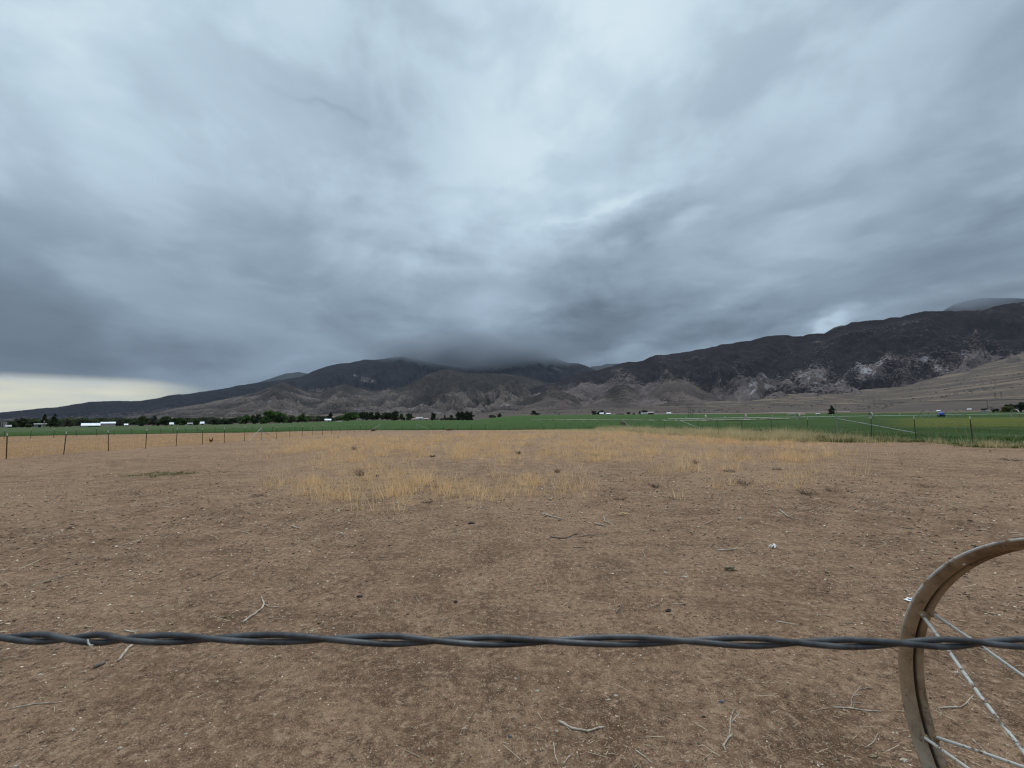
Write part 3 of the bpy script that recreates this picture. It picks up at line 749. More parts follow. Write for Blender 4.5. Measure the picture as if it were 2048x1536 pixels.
# straw and chaff lying on the dirt
def litter(n, r0, r1, l0, l1, w, name, label):
    P = polar(n, r0, r1, R(-58), R(58), lambda x, y, r, a: inside(x, y) * np.clip(.55 + 1.1 * fbm(x / 1.3, y / 1.3, 3, 70), .08, 1))
    N = len(P); r = np.hypot(P[:, 0], P[:, 1]); L = rng.uniform(l0, l1, N) ** 1.0 * np.clip(r / 4, .7, 2.2); a = rng.uniform(0, np.pi, N); ww = w * rng.uniform(.5, 1.4, N) * np.clip(r / 4, .8, 2.6)
    P[:, 2] += .004 + sstep(26, 8, r) * (fbm(P[:, 0] * 1.1, P[:, 1] * 1.1, 3, 11) * .034 + fbm(P[:, 0] * 5, P[:, 1] * 5, 3, 23) * .009)
    dx = np.stack([np.cos(a), np.sin(a), rng.normal(0, .18, N)], -1) * (L / 2)[:, None]; dy = np.stack([-np.sin(a), np.cos(a), np.zeros(N)], -1) * (ww / 2)[:, None]
    up = np.array([0, 0, 1.0]) * (ww * .5)[:, None]
    V = np.stack([P - dx - dy, P - dx + dy, P + dx + dy, P + dx - dy, P - dx * .9 + up, P + dx * .9 + up], 1).reshape(-1, 3)
    i = np.arange(N)[:, None] * 6
    F = np.concatenate([i + np.array([[0, 4, 5, 3]]), i + np.array([[1, 2, 5, 4]])], 1).reshape(-1, 4)
    tag(np_mesh(name, V, F, M_STRAW, attrs={'tone': np.repeat(rng.uniform(0, 1, N) ** 1.3, 2)}, smooth=False), label, None, kind='stuff')
litter(42000, 1.3, 20, .010, .045, .0030, 'straw_litter', 'short straw and chaff scattered over the dirt')
litter(1500, 1.5, 14, .06, .22, .0032, 'straw_litter', 'longer bits of straw lying on the dirt')
# pebbles and clods
def pebbles(n, r0, r1, s0, s1, name, label, tmap, flat=.6, power=1.0):
    P = polar(n, r0, r1, R(-58), R(60), lambda x, y, r, a: inside(x, y) * np.clip(.6 + .9 * fbm(x / .9, y / .9, 3, 170), .12, 1), power)
    N = len(P); r = np.hypot(P[:, 0], P[:, 1])
    s = (s0 + (s1 - s0) * rng.uniform(0, 1, N) ** 3.5) * np.clip(r / 3.5, .75, 2.6)
    P[:, 2] += sstep(26, 8, r) * (fbm(P[:, 0] * 1.1, P[:, 1] * 1.1, 3, 11) * .034 + fbm(P[:, 0] * 5, P[:, 1] * 5, 3, 23) * .009) + s * .12
    oct_ = np.array([[1, 0, 0], [.45, .8, .1], [-.5, .85, 0], [-1, 0, .1], [-.5, -.85, 0], [.5, -.8, .1], [.3, .1, .9], [-.35, -.15, .85], [0, 0, -.8]])
    V = oct_[None] * (1 + rng.normal(0, .20, (N, 9, 1))) * (s[:, None] * rng.uniform(.55, 1.25, (N, 3)) * np.array([1, .8, flat]))[:, None] * .5
    a = rng.uniform(0, 2 * np.pi, N); ca, sa = np.cos(a)[:, None], np.sin(a)[:, None]
    V = np.stack([V[:, :, 0] * ca - V[:, :, 1] * sa, V[:, :, 0] * sa + V[:, :, 1] * ca, V[:, :, 2]], -1) + P[:, None]
    T = np.array([[0, 1, 6], [1, 2, 6], [2, 7, 6], [2, 3, 7], [3, 4, 7], [4, 5, 7], [5, 6, 7], [5, 0, 6], [1, 0, 8], [2, 1, 8], [3, 2, 8], [4, 3, 8], [5, 4, 8], [0, 5, 8]])
    F = (np.arange(N)[:, None, None] * 9 + T[None]).reshape(-1, 3)
    tag(np_mesh(name, V.reshape(-1, 3), F, M_PEBBLE, attrs={'tone': np.repeat(tmap(N), len(T))}, smooth=False), label, None, kind='stuff')
pebbles(54000, 1.25, 26, .0052, .021, 'gravel', 'small pale and grey pebbles strewn over the dirt', lambda N: np.clip(rng.beta(2.1, 1.7, N) + .07, 0, 1), power=.9)
pebbles(30000, 1.25, 14, .004, .018, 'dirt_clods', 'crumbled clods of brown dirt', lambda N: rng.uniform(.08, .55, N), .7, power=.9)
pebbles(9000, 3.0, 30, .008, .030, 'dirt_clods', 'larger clods of brown dirt on the open paddock', lambda N: rng.uniform(.22, .66, N), .55)

# ------------------------------------------------------------------ trees
def crown_mesh(w, h, seed, kind):
    """leaf clumps through the crown volume: returns verts, quads, tone per face"""
    q = np.random.default_rng(seed)
    nl = {'round': 16, 'conifer': 22, 'poplar': 12, 'bare': 16, 'hedge': 14}[kind]
    lumps = []; w = w * 1.12
    for k in range(nl):
        if kind == 'conifer':
            t = (k + .5) / nl; z = .08 + .90 * t; rr = (1 - t) ** .8 * .46 + .03; a = q.uniform(0, 6.28)
            lumps.append((rr * .55 * math.cos(a), rr * .55 * math.sin(a), z, rr * .75, .085))
        elif kind == 'poplar':
            t = (k + .5) / nl; a = q.uniform(0, 6.28); pr = .36 * math.sin(math.pi * min(.93, .12 + .84 * t)) ** .6
            lumps.append((pr * .5 * math.cos(a), pr * .5 * math.sin(a), .07 + .86 * t, pr * .9 + .04, .12))
        elif kind == 'hedge':
            lumps.append((q.uniform(-.42, .42), q.uniform(-.12, .12), q.uniform(.3, .6), q.uniform(.10, .18), q.uniform(.25, .42)))
        else:
            a = q.uniform(0, 6.28); rr = .38 * math.sqrt(q.uniform()); z = q.uniform(.16, .86); k_ = 1 - max(0, z - .5) * .9
            lumps.append((rr * k_ * 1.1 * math.cos(a), rr * k_ * 1.1 * math.sin(a), z, q.uniform(.13, .23), q.uniform(.11, .19)))
    per = {'round': 75, 'conifer': 46, 'poplar': 75, 'bare': 26, 'hedge': 44}[kind]
    V = []; T = []
    for (x, y, z, rr, rz) in lumps:
        lt = q.uniform(.05, .75)
        d = q.normal(0, 1, (per, 3)); d /= np.linalg.norm(d, axis=1)[:, None]; d *= q.uniform(.35, 1.12, (per, 1))
        c = np.stack([(x + d[:, 0] * rr) * w, (y + d[:, 1] * rr) * w, (z + d[:, 2] * rz) * h], -1)
        s = q.uniform(.035, .095, per) * (w * h) ** .5 * (.62 if kind == 'bare' else 1.0)
        n1 = q.normal(0, 1, (per, 3)); n1 /= np.linalg.norm(n1, axis=1)[:, None]; n2 = np.cross(n1, q.normal(0, 1, (per, 3))); n2 /= np.linalg.norm(n2, axis=1)[:, None]
        n1 = n1 * s[:, None]; n2 = n2 * (s * q.uniform(.4, .9, per))[:, None]
        if kind == 'bare': n2 *= .35
        V.append(np.stack([c - n1 - n2 * .3, c - n2, c + n1, c + n2], 1)); T.append(np.clip(lt + q.uniform(-.22, .28, per), 0, 1))
    V = np.concatenate(V); T = np.concatenate(T); F = np.arange(len(V) * 4).reshape(-1, 4)
    return V.reshape(-1, 3), F, T

_tn = [0]
def tree(name, label, px, r, wpx, top_y, leaf, kind='round', cat='tree', group=None, base_y=None, sink=0.0):
    _tn[0] += 1
    p = at(px, r, 830); dep = float(np.array([p.x, p.y, p.z - HC]) @ FW)
    te = azel(px, top_y)[1]; h = max(.8, HC + math.hypot(p.x, p.y) * te - p.z); w = wpx / FPX * dep * math.cos(math.atan2(p.x, p.y))
    root = thing(name, label, cat, p - Vector((0, 0, sink)), random.uniform(0, 6.28) if kind not in ('hedge',) else -math.atan2(p.x, p.y), group)
    m = MB(); tr = max(.05, h * .018)
    top = .55 if kind in ('round', 'bare') else .9
    m.tube([(0, 0, -.2), (.02 * w, 0, h * .25), (0, .02 * w, h * top)], [tr * 1.4, tr, tr * .35], 6)
    if kind in ('round', 'bare'):
        for k in range(6 if kind == 'round' else 11):
            a = random.uniform(0, 6.28); z0 = h * random.uniform(.18, .5)
            m.tube([(0, 0, z0), (math.cos(a) * w * .16, math.sin(a) * w * .16, z0 + h * .18), (math.cos(a) * w * .34, math.sin(a) * w * .34, z0 + h * random.uniform(.28, .45))], [tr * .55, tr * .4, tr * .15], 5)
    elif kind == 'hedge':
        for k in range(6):
            xx = (k - 2.5) * w * .15; ms = MB(); ms.tube([(xx, 0, -.2), (xx + .1, 0, h * .4)], [tr, tr * .4], 5); ms.build('stem', M_BARK, root)
    m.build('trunk' if kind != 'hedge' else 'stem', M_BARK, root)
    V, F, T = crown_mesh(w, h, 900 + _tn[0], kind)
    np_mesh('crown' if kind != 'hedge' else 'foliage', V, F, M_LEAF[leaf], root, attrs={'tone': T}, smooth=False)
    return root

TREES = [
 ('tree', 'low dark tree beside the grey silo at the far left edge', 26, 320, 22, 842, 'dark', 'round', 'dark trees by the white houses'),
 ('broad_tree', 'broad round dark tree left of the white mobile home', 47, 305, 30, 834.5, 'dark', 'round', 'dark trees by the white houses'),
 ('conifer', 'tall dark spruce rising behind the white mobile home', 90, 330, 17, 829, 'dark', 'conifer', 'dark trees by the white houses'),
 ('conifer', 'full dark spruce touching the right end of the white mobile home', 110, 306, 25, 829.5, 'dark', 'conifer', 'dark trees by the white houses'),
 ('pale_tree', 'pale olive tree between the spruces and the white-roofed barn', 139, 335, 26, 834.5, 'pale', 'round', None),
 ('dark_bush', 'low dark tree just left of the white-roofed barn', 163, 380, 20, 840, 'dark', 'round', None),
 ('dark_bush', 'low dark tree showing over the right wing of the white-roofed barn', 207, 400, 20, 839, 'dark', 'round', None),
 ('grey_tree', 'small grey-green tree standing alone right of the white-roofed barn', 241, 330, 15, 837, 'grey', 'round', None),
 ('bushy_tree', 'leftmost tree of the dark three-tree clump right of the barn', 288, 330, 24, 829.5, 'mid', 'round', 'dark three-tree clump'),
 ('bushy_tree', 'middle tree of the dark three-tree clump right of the barn', 308, 335, 24, 832, 'grey', 'round', 'dark three-tree clump'),
 ('bushy_tree', 'rightmost and greenest tree of the dark three-tree clump right of the barn', 330, 332, 26, 831, 'mid', 'round', 'dark three-tree clump'),
 ('bushy_tree', 'green tree right of the small white shed by the dark clump', 354, 335, 17, 834, 'green', 'round', None),
 ('bushy_tree', 'darker low tree beside the green tree right of the dark clump', 368, 338, 15, 837, 'mid', 'round', None),
 ('green_bush', 'rounded green bush between two small white houses', 394, 338, 13, 837, 'green', 'round', None),
 ('bare_tree', 'grey leafless tree at the left end of the grey thicket', 419, 345, 25, 828, 'grey', 'bare', 'grey thicket'),
 ('bare_tree', 'grey leafless tree in the middle of the grey thicket', 442, 348, 28, 826.5, 'grey', 'bare', 'grey thicket'),
 ('bare_tree', 'grey leafless tree at the right end of the grey thicket', 467, 346, 28, 827.5, 'grey', 'bare', 'grey thicket'),
 ('understorey_bush', 'dark bush under the left half of the grey thicket', 430, 340, 34, 838, 'dark', 'round', None),
 ('understorey_bush', 'dark bush under the right half of the grey thicket', 459, 340, 34, 837, 'dark', 'round', None),
 ('leafy_tree', 'mid green tree right of the grey thicket', 491, 350, 24, 828, 'green', 'round', None),
 ('leafy_tree', 'low olive tree left of the tall fresh green tree', 513, 352, 24, 827, 'mid', 'round', None),
 ('leafy_tree', 'tall fresh green tree with a pointed top behind the fence brace', 539, 352, 34, 820, 'green', 'round', None),
 ('leafy_tree', 'dull green tree leaning on the tall fresh green tree', 560, 356, 28, 824, 'green', 'round', None),
 ('leafy_tree', 'small pale green tree in a gap of the tree line', 584, 362, 21, 829.5, 'pale', 'round', None),
 ('leafy_tree', 'green tree left of the slim leafless tree', 603, 366, 24, 827, 'green', 'round', None),
 ('bare_tree', 'slim pale leafless tree left of the blue-white house', 628, 372, 32, 825, 'pale', 'bare', None),
 ('conifer', 'small dark spruce behind the blue-white house', 661, 430, 14, 825, 'dark', 'conifer', None),
 ('big_tree', 'large bright green spreading tree before the dark windbreak', 697, 395, 42, 822.5, 'green', 'round', None),
 ('windbreak_tree', 'first dark windbreak tree, half behind the large bright green tree', 725, 440, 19, 823.5, 'dark', 'round', 'dark windbreak row'),
 ('windbreak_tree', 'second tree from the left in the dark windbreak row', 738, 440, 19, 824, 'dark', 'round', 'dark windbreak row'),
 ('windbreak_tree', 'third tree from the left in the dark windbreak row', 751, 440, 18, 825, 'dark', 'round', 'dark windbreak row'),
 ('windbreak_tree', 'fourth tree from the left in the dark windbreak row', 763, 440, 18, 824.5, 'dark', 'round', 'dark windbreak row'),
 ('windbreak_tree', 'fifth tree from the left in the dark windbreak row', 775, 440, 18, 824, 'dark', 'round', 'dark windbreak row'),
 ('poplar_tree', 'tallest tree at the right end of the dark windbreak row', 790, 438, 20, 822, 'dark', 'poplar', 'dark windbreak row'),
 ('small_tree', 'small mid green tree just right of the dark windbreak row', 805, 445, 12, 826.5, 'mid', 'round', None),
 ('small_tree', 'small rounded green tree left of the white farmhouse', 820, 445, 16, 826, 'mid', 'round', None),
 ('poplar_tree', 'narrow lone dark tree right of the white farmhouse', 866, 425, 11, 825, 'dark', 'poplar', None),
 ('hedge', 'long low dark hedge joining the narrow tree to the dark block', 891, 425, 44, 835, 'dark', 'hedge', None),
 ('conifer', 'little pointed tree rising from the long low hedge', 889.5, 430, 6, 829, 'mid', 'conifer', None),
 ('small_tree', 'little rounded tree at the right part of the long low hedge', 902, 430, 9, 830, 'dark', 'round', None),
 ('poplar_tree', 'first tree of the square dark block right of the hedge', 917, 425, 13, 823.5, 'dark', 'poplar', 'square dark block of trees'),
 ('poplar_tree', 'second tree of the square dark block right of the hedge', 925, 425, 13, 822.5, 'dark', 'poplar', 'square dark block of trees'),
 ('poplar_tree', 'third tree of the square dark block right of the hedge', 934, 425, 13, 822.5, 'dark', 'poplar', 'square dark block of trees'),
 ('poplar_tree', 'rightmost tree of the square dark block right of the hedge', 942, 425, 13, 823.5, 'dark', 'poplar', 'square dark block of trees'),
 ('bush', 'tiny dark bush left of the far field tree in mid picture', 985, 640, 14, 829.5, 'dark', 'round', None),
 ('far_tree', 'tiny dark tree at the far field edge right of the square dark block', 999, 700, 9, 826, 'dark', 'round', None),
 ('far_tree', 'small dark tree at the field edge with a low bush on its right', 1067, 1010, 10, 821, 'dark', 'round', None),
 ('bush', 'low dark bush touching the right of a small field-edge tree', 1076, 1012, 12, 825, 'dark', 'round', None),
 ('far_tree', 'left tree of the dark pair beside the small white far house', 1189, 1010, 11, 821.5, 'dark', 'round', 'dark pair by the far houses'),
 ('far_tree', 'right tree of the dark pair beside the small white far house', 1201, 1012, 14, 820.5, 'dark', 'round', 'dark pair by the far houses'),
 ('bush', 'low dark bush between the low sheds and the trailer', 1257, 1010, 9, 824, 'dark', 'round', None),
 ('bush', 'tiny dark bush midway between the low sheds and the white trailer', 1268, 1010, 5, 825, 'dark', 'round', None),
 ('far_tree', 'thin dark tree left of the white trailer', 1280, 1010, 6, 822.5, 'dark', 'poplar', None),
 ('far_tree', 'dark tree behind the white trailer and the red barn', 1290, 1020, 13, 820.5, 'dark', 'round', None),
 ('conifer', 'lone dark triangular spruce in front of the valley slope', 1664, 560, 17, 811.5, 'dark', 'conifer', None),
 ('bush', 'dark bush left of the right-hand tree clump by the white shed', 1970, 640, 13, 816.5, 'dark', 'round', 'right-hand tree clump'),
 ('bare_tree', 'grey leafless tree in the right-hand tree clump', 1985, 660, 16, 811, 'grey', 'bare', 'right-hand tree clump'),
 ('bush', 'dark low tree between the leafless and the yellow-green tree', 1994, 640, 14, 816.5, 'dark', 'round', 'right-hand tree clump'),
 ('yellow_tree', 'rounded yellow-green tree near the right edge', 2016, 630, 31, 811.5, 'yellow', 'round', 'right-hand tree clump'),
 ('dark_tree', 'dark tree behind the yellow-green tree near the right edge', 2023, 690, 26, 807, 'dark', 'round', 'right-hand tree clump'),
 ('dark_tree', 'tallest dark tree cut by the right edge', 2044, 625, 26, 804, 'dark', 'round', 'right-hand tree clump'),
]
for t in TREES:
    cat = 'bush' if 'bush' in t[0] else ('hedge' if t[0] == 'hedge' else 'tree')
    tree(t[0], t[1], t[2], t[3], t[4], t[5], t[6], t[7], cat, t[8])

# the far belt of trees behind the houses on the left, one dark mass
V0 = []; F0 = []; T0 = []
nq = 0
for k in range(150):
    px = random.uniform(-60, 700); p = at(px, random.uniform(470, 540), 840)
    V, F, T = crown_mesh(random.uniform(9, 18), random.uniform(3.5, 6.5), 5000 + k, 'round')
    m_ = len(V); V0.append(V + np.array(p)); F0.append(F + nq); T0.append(T); nq += m_
tag(np_mesh('distant_woods', np.concatenate(V0), np.concatenate(F0), M_LEAF['mid'], attrs={'tone': np.concatenate(T0)}, smooth=False), 'low dark belt of far-off trees behind the houses', None, kind='stuff')
# scattered sage over the bench at the foot of the mountains
P = polar(5200, 1100, 2600, R(-30), R(54), lambda x, y, r, a: np.clip(.25 + 1.4 * fbm(x / 260, y / 260, 3, 99), 0, 1))
V0 = []; F0 = []; T0 = []
q = np.random.default_rng(5); N = len(P); K = 10
d = q.normal(0, 1, (N, K, 3)) * np.array([1.1, 1.1, .55]); d[:, :, 2] = np.abs(d[:, :, 2]); c = P[:, None] + d * q.uniform(.5, 1.3, (N, 1, 1))
n1 = q.normal(0, .55, (N, K, 3)); n2 = q.normal(0, .55, (N, K, 3))
V = np.stack([c - n1, c - n2, c + n1, c + n2], 2).reshape(-1, 3)
tag(np_mesh('sagebrush', V, np.arange(len(V)).reshape(-1, 4), M_LEAF['grey'], attrs={'tone': q.uniform(0, .5, N * K)}, smooth=False), 'dots of sagebrush and juniper on the bench below the mountains', None, kind='stuff')

# ------------------------------------------------------------------ shrubs, tumbleweeds
def shrub(name, label, px, py, wpx, hpx, mat, cat, group=None, n=70, ball=False, lift=0.0):
    p = hit(px, py); dep = float(np.array([p.x, p.y, p.z - HC]) @ FW); w = wpx / FPX * dep; h = hpx / FPX * dep
    q = np.random.default_rng(int(px * 7 + py)); V = []; F = []; T = []; b = 0
    th = max(.0035, dep * .00035)
    for k in range(n):
        a = q.uniform(0, 6.28)
        if ball:
            d = q.normal(0, 1, 3); d /= np.linalg.norm(d); r1 = q.uniform(.45, 1)
            e = np.array([d[0] * w / 2, d[1] * w / 2, d[2] * h / 2]) * r1 + np.array([0, 0, h * .5])
            s = np.array([0, 0, h * .35]) * q.uniform(.2, 1); mid = (s + e) / 2 + q.normal(0, .14, 3) * np.array([w, w, h])
        else:
            s = np.array([math.cos(a), math.sin(a), 0]) * q.uniform(0, .25) * w; rr = q.uniform(.25, .55)
            e = np.array([math.cos(a) * w * rr, math.sin(a) * w * rr, h * q.uniform(.35, 1.05) * (1.15 - rr)])
            mid = (s + e) / 2 + np.array([0, 0, h * .12]) + q.normal(0, .05, 3) * w
        pts = np.stack([s, (s + mid) / 2, mid, (mid + e) / 2 + q.normal(0, .03, 3) * w, e])
        ax = q.normal(0, 1, 3); ax /= np.linalg.norm(ax)
        for j, pt in enumerate(pts):
            ww = th * (1 - j * .15); V += [pt - ax * ww, pt + ax * ww]
        for j in range(4): F.append((b + 2 * j, b + 2 * j + 1, b + 2 * j + 3, b + 2 * j + 2))
        T += [q.uniform(0, 1)] * 4; b += 10
    o = np_mesh(name, np.array(V), np.array(F), mat, attrs={'tone': np.array(T)}, smooth=False, loc=p - Vector((0, 0, .01)))
    return tag(o, label, cat, group)
SG = 'low dead shrubs in the paddock'
for r_ in [
 (867, 975, 44, 13, 'wide dark shrub at the near rim of the golden grass, left of centre', M_SHRUB), (1037, 908, 14, 9, 'small dark red-brown shrub in mid paddock, left of a still smaller one', M_SHRUB),
 (1086, 902, 10, 6, 'tiny dark shrub right of the red-brown one in mid paddock', M_SHRUB), (865, 914, 16, 6, 'low brown shrub among dense golden grass', M_SHRUB),
 (711, 899, 22, 9, 'brown shrub in the thick golden grass nearest the left fence', M_SHRUB), (721, 951, 32, 24, 'tall straw-brown shrub at the left of the golden grass', M_TUMBLE),
 (1193, 913, 26, 9, 'olive shrub right of centre in the golden grass', M_LEAF['pale']), (1114, 945, 18, 12, 'upright brown shrub below the olive one', M_TUMBLE),
 (757, 953, 18, 6, 'flat grey shrub right of the tall straw-brown one', M_SHRUB), (1459, 945, 30, 10, 'rounded grey shrub right of the golden grass', M_SHRUB),
 (1393, 927, 22, 10, 'brown shrub at the right rim of the golden grass', M_TUMBLE), (1490, 968, 44, 14, 'broad grey shrub below the rounded grey one', M_SHRUB),
 (1616, 989, 50, 13, 'broad flat grey shrub with a stick beside it', M_SHRUB), (1664, 984, 30, 14, 'airy pale shrub right of the broad flat one', M_TUMBLE),
 (1554, 940, 20, 6, 'small dark shrub on open dirt right of the rounded grey one', M_SHRUB), (1310, 975, 28, 14, 'wispy grey shrub below the golden grass', M_SHRUB),
 (2022, 921, 40, 6, 'flat dark shrub near the right edge of the dirt', M_SHRUB), (1850, 974, 44, 8, 'thin flat pale shrub alone on the right dirt', M_TUMBLE),
 (517, 993, 30, 8, 'low brown shrub left of the golden grass', M_TUMBLE), (855, 1006, 26, 8, 'small flat shrub below the wide dark one', M_SHRUB), (1240, 1000, 30, 8, 'low tan tuft left of the wispy grey shrub', M_TUMBLE)]:
    shrub('dead_shrub', r_[4], r_[0], r_[1], r_[2], r_[3], r_[5], 'shrub', SG)
shrub('tumbleweed', 'big brown tumbleweed caught on the fence corner right of centre', 1247, 853, 18, 13, M_TUMBLE, 'tumbleweed', 'tumbleweeds on the fence', 160, True)
shrub('tumbleweed', 'brown tumbleweed heap at the foot of the left fence end brace', 746, 862.5, 17, 8, M_TUMBLE, 'tumbleweed', 'tumbleweeds on the fence', 130, True)
shrub('tumbleweed', 'low brown tumbleweed against the far fence left of centre', 899, 861, 20, 5, M_TUMBLE, 'tumbleweed', 'tumbleweeds on the fence', 110, True)
# tall seeding stalks by the right fence
for k, (px, py, hp, lab) in enumerate([(1866, 884, 44, 'leaning tall grass stalk nearest right of the second near post'), (1880, 886, 40, 'shorter leaning stalk in the middle of the stalk row'), (1892, 886, 46, 'straightest tall stalk left of the near right post'),
                                        (1918, 889, 42, 'bent stalk close to the near right post'), (1938, 892, 52, 'tallest seeding stalk just left of the near right post')]):
    p = hit(px, py); dep = float(np.array([p.x, p.y, 0]) @ FW); h = hp / FPX * dep
    m = MB(); ln = random.uniform(-.25, -.08) * h
    m.tube([(0, 0, 0), (ln * .2, 0, h * .5), (ln, .05, h)], [.006, .005, .003], 5)
    for j in range(16):
        t = .72 + .28 * j / 16; a = random.uniform(0, 6.28); c0 = Vector((ln * t * t, .02, h * t)); m.tube([c0, c0 + Vector((math.cos(a) * .05, math.sin(a) * .05, .035))], [.004, .002], 4)
    tag(m.build('grass_stalk', simple('seed_stalk', (.42, .38, .20), .3, 9) if k == 0 else bpy.data.materials['seed_stalk'], loc=p), lab, 'grass stalk', 'tall stalks by the right fence')
# ------------------------------------------------------------------ wire fences
def relief(x, y):
    r = math.hypot(x, y); n = float(sstep(26, 8, r)); X_, Y_ = np.array([x]), np.array([y])
    return n * float(fbm(X_ * 1.1, Y_ * 1.1, 3, 11)[0] * .034 + fbm(X_ * 5, Y_ * 5, 3, 23)[0] * .009)

def tpost_mb(h, w=.045):
    m = MB(); m.box((0, 0, h / 2 - .1), (w, .008, h + .2)); m.box((0, w * .5 + .001, h / 2 - .1), (.010, w, h + .2))
    return m
def fence(name, label, posts, h=1.36, w=.036, tips=True, braces=(), wires=(.28, .55, .82, 1.05, 1.28), pipes=(), lean=.03, group='wire fences round the paddock'):
    pts = [hit(*p) for p in posts]
    root = thing(name, label, 'fence', pts[0], 0, group); o = pts[0]; tops = []
    base_tip = h * .11
    pm = tpost_mb(h - base_tip, w); proto = None; tipo = None
    for i, p in enumerate(pts):
        lx, ly = random.gauss(0, lean), random.gauss(0, lean)
        hh = 1 + random.uniform(-.04, .05); q = p - o
        if i in pipes:
            m = MB(); m.tube([(0, 0, -.2), (0, 0, h * 1.08)], .034, 8); po = m.build('brace_post', M_GALV, root); po.location = q; po.rotation_euler = (lx, ly, 0)
        elif proto is None:
            proto = pm.build('post', M_POST, root); po = proto; po.location = q; po.rotation_euler = (lx, ly, 0); po.scale = (1, 1, hh)
            if tips:
                tm = MB(); tm.box((0, -.001, h - base_tip / 2), (w + .004, .012, base_tip)); tm.box((0, w * .5 + .002, h - base_tip / 2), (.014, w, base_tip))
                tipo = tm.build('tip', M_TIP, po)
        else:
            po = proto.copy(); COL.objects.link(po); po.parent = root; po.location = q; po.rotation_euler = (lx, ly, 0); po.scale = (1, 1, hh)
            if tipo: t = tipo.copy(); COL.objects.link(t); t.parent = po
        tops.append((q, Matrix.Rotation(lx, 3, 'X') @ Matrix.Rotation(ly, 3, 'Y')))
    for i, dx, dy, top in braces:
        m = MB(); q = tops[i][0]; e = Vector((q.x + dx, q.y + dy, Gs(o.x + q.x + dx, o.y + q.y + dy) - o.z))
        m.tube([q + Vector((0, 0, h * top)), e], .021, 8); m.build('brace', M_GALV, root)
    for wh in wires:
        m = MB(); P = []
        for (q, M_), (q2, M2) in zip(tops[:-1], tops[1:]):
            a = q + Vector((0, 0, wh)); b = q2 + Vector((0, 0, wh)); P += [a, (a + b) / 2 - Vector((0, 0, .015))]
        P.append(b); m.tube(P, .0036, 3, False); m.build('wire', M_WIRE, root)
    return root

LEFTP = [(-110, 928), (12, 918), (127, 909), (216.6, 902.5), (291, 897.5), (352, 892.5), (405, 888.5), (449.5, 886), (489, 882.5), (522.5, 880.5), (553, 878), (579.5, 876), (604, 874), (625.5, 872.5), (645, 870.8), (663, 869.5), (679.5, 868.3),
         (694.5, 867.3), (708, 866.3), (720, 865.4), (732.5, 864.5), (743, 863.8), (762, 862.5)]
fence('wire_fence', 'long wire fence of dark steel posts with pale tips down the left of the paddock', LEFTP, 1.34, .034, pipes=(9, 22), braces=((9, .2, -2.3, .9), (9, .15, 2.4, .7), (22, -1.2, -3.0, .95)), lean=.035)
fence('wire_fence', 'far cross fence behind the dry grass on the left, along the green field', [(-60, 881), (7.6, 879), (60.8, 877), (107, 875.5), (152, 874), (192, 873), (227.5, 871.5), (262, 870.5), (293, 869), (321, 868), (347, 867), (371.5, 866.5), (394, 866), (430, 865.5), (466, 865), (505, 864.5), (545, 864), (590, 863.3), (640, 862.6), (700, 862)], 1.3, .040, lean=.02)
fence('wire_fence', 'low far fence across the back of the paddock before the alfalfa', [(772, 861.2), (805.5, 861), (832.6, 860.6), (860, 860.5), (887, 860.3), (915, 860.2), (943, 860.1), (971, 860), (1000, 859.8), (1028, 859.6), (1056, 859.4), (1084, 859.2), (1112, 859), (1140, 858.8), (1168, 858.6), (1196, 858.4), (1222, 858)], 1.2, .040, pipes=(2,), braces=((2, 2.5, .3, .9),), lean=.02)
fence('wire_fence', 'wire fence with pipe braces coming nearer along the weedy right side', [(1246, 858), (1278, 860), (1304, 861.5), (1330, 863), (1357.5, 864), (1397, 866), (1437, 867.5), (1485, 869), (1545, 871), (1616, 873), (1677, 874.5), (1743.5, 878.5), (1833, 884), (1947, 891), (2110, 902)]  , 1.40, .028, pipes=(0, 4, 10), braces=((4, 2.2, -2.6, .92), (10, 2.7, -4.8, .92), (0, .9, -2.0, .9)), lean=.03)

# ------------------------------------------------------------------ twisted wire right in front of the camera
def cam_pt(px, py, depth):
    d = FW + RT * (px - 1024) / FPX - UP * (py - 768) / FPX
    return Vector(np.array([0, 0, HC]) + d * depth)
WA, WB = cam_pt(0, 1275, .166), cam_pt(2048, 1287.5, .166)
root = thing('twisted_wire', 'dark grey two-strand twisted wire stretched across the foreground', 'wire', WA)
ax = (WB - WA); WL = ax.length; ax.normalize(); n1 = Vector((0, -1, 0)); n1 = (n1 - ax * n1.dot(ax)).normalized(); n2 = ax.cross(n1)
# half-twist positions read along the wire (px), the strands trade places at each
cross = [-330, -120, 30, 150, 262, 452, 690, 905, 1135, 1410, 1625, 1830, 1985, 2170, 2390]
cross = [-330 - 212 * k for k in range(60, 0, -1)] + cross + [2390 + 212 * k for k in range(1, 61)]
us = np.concatenate([np.linspace(-6, -.29, 900), np.linspace(-.28, 1.28, 460), np.linspace(1.29, 7, 900)])
cu_ = np.interp(us * 2048, cross, (np.arange(len(cross)) - 60) * math.pi)
for s in range(2):
    P = []
    for u, ph in zip(us, cu_):
        k = ph / math.pi; wob = .5 + .5 * math.sin(k * 2.1 + 1.0)
        amp = .00116 + .00028 * wob * abs(math.sin(ph)) ** 2
        P.append(ax * (u * WL) + n2 * (math.sin(ph + s * math.pi) * amp + .00025 * math.sin(u * 17)) + n1 * (math.cos(ph + s * math.pi) * .00119))
    m = MB(); m.tube(P, .00114, 14); m.build('strand', M_TWIST, root, True)
m = MB(); c0 = ax * (190 / 2048 * WL) + n1 * .0026
m.tube([c0 + n2 * -.0009 - ax * .0003, c0 + n2 * .0006, c0 + n2 * .0014 + ax * .0008, c0 + n2 * .0013 + ax * .0022], [.00015, .0003, .00032, .00012], 6); m.build('thread', M_TIP, root, True)

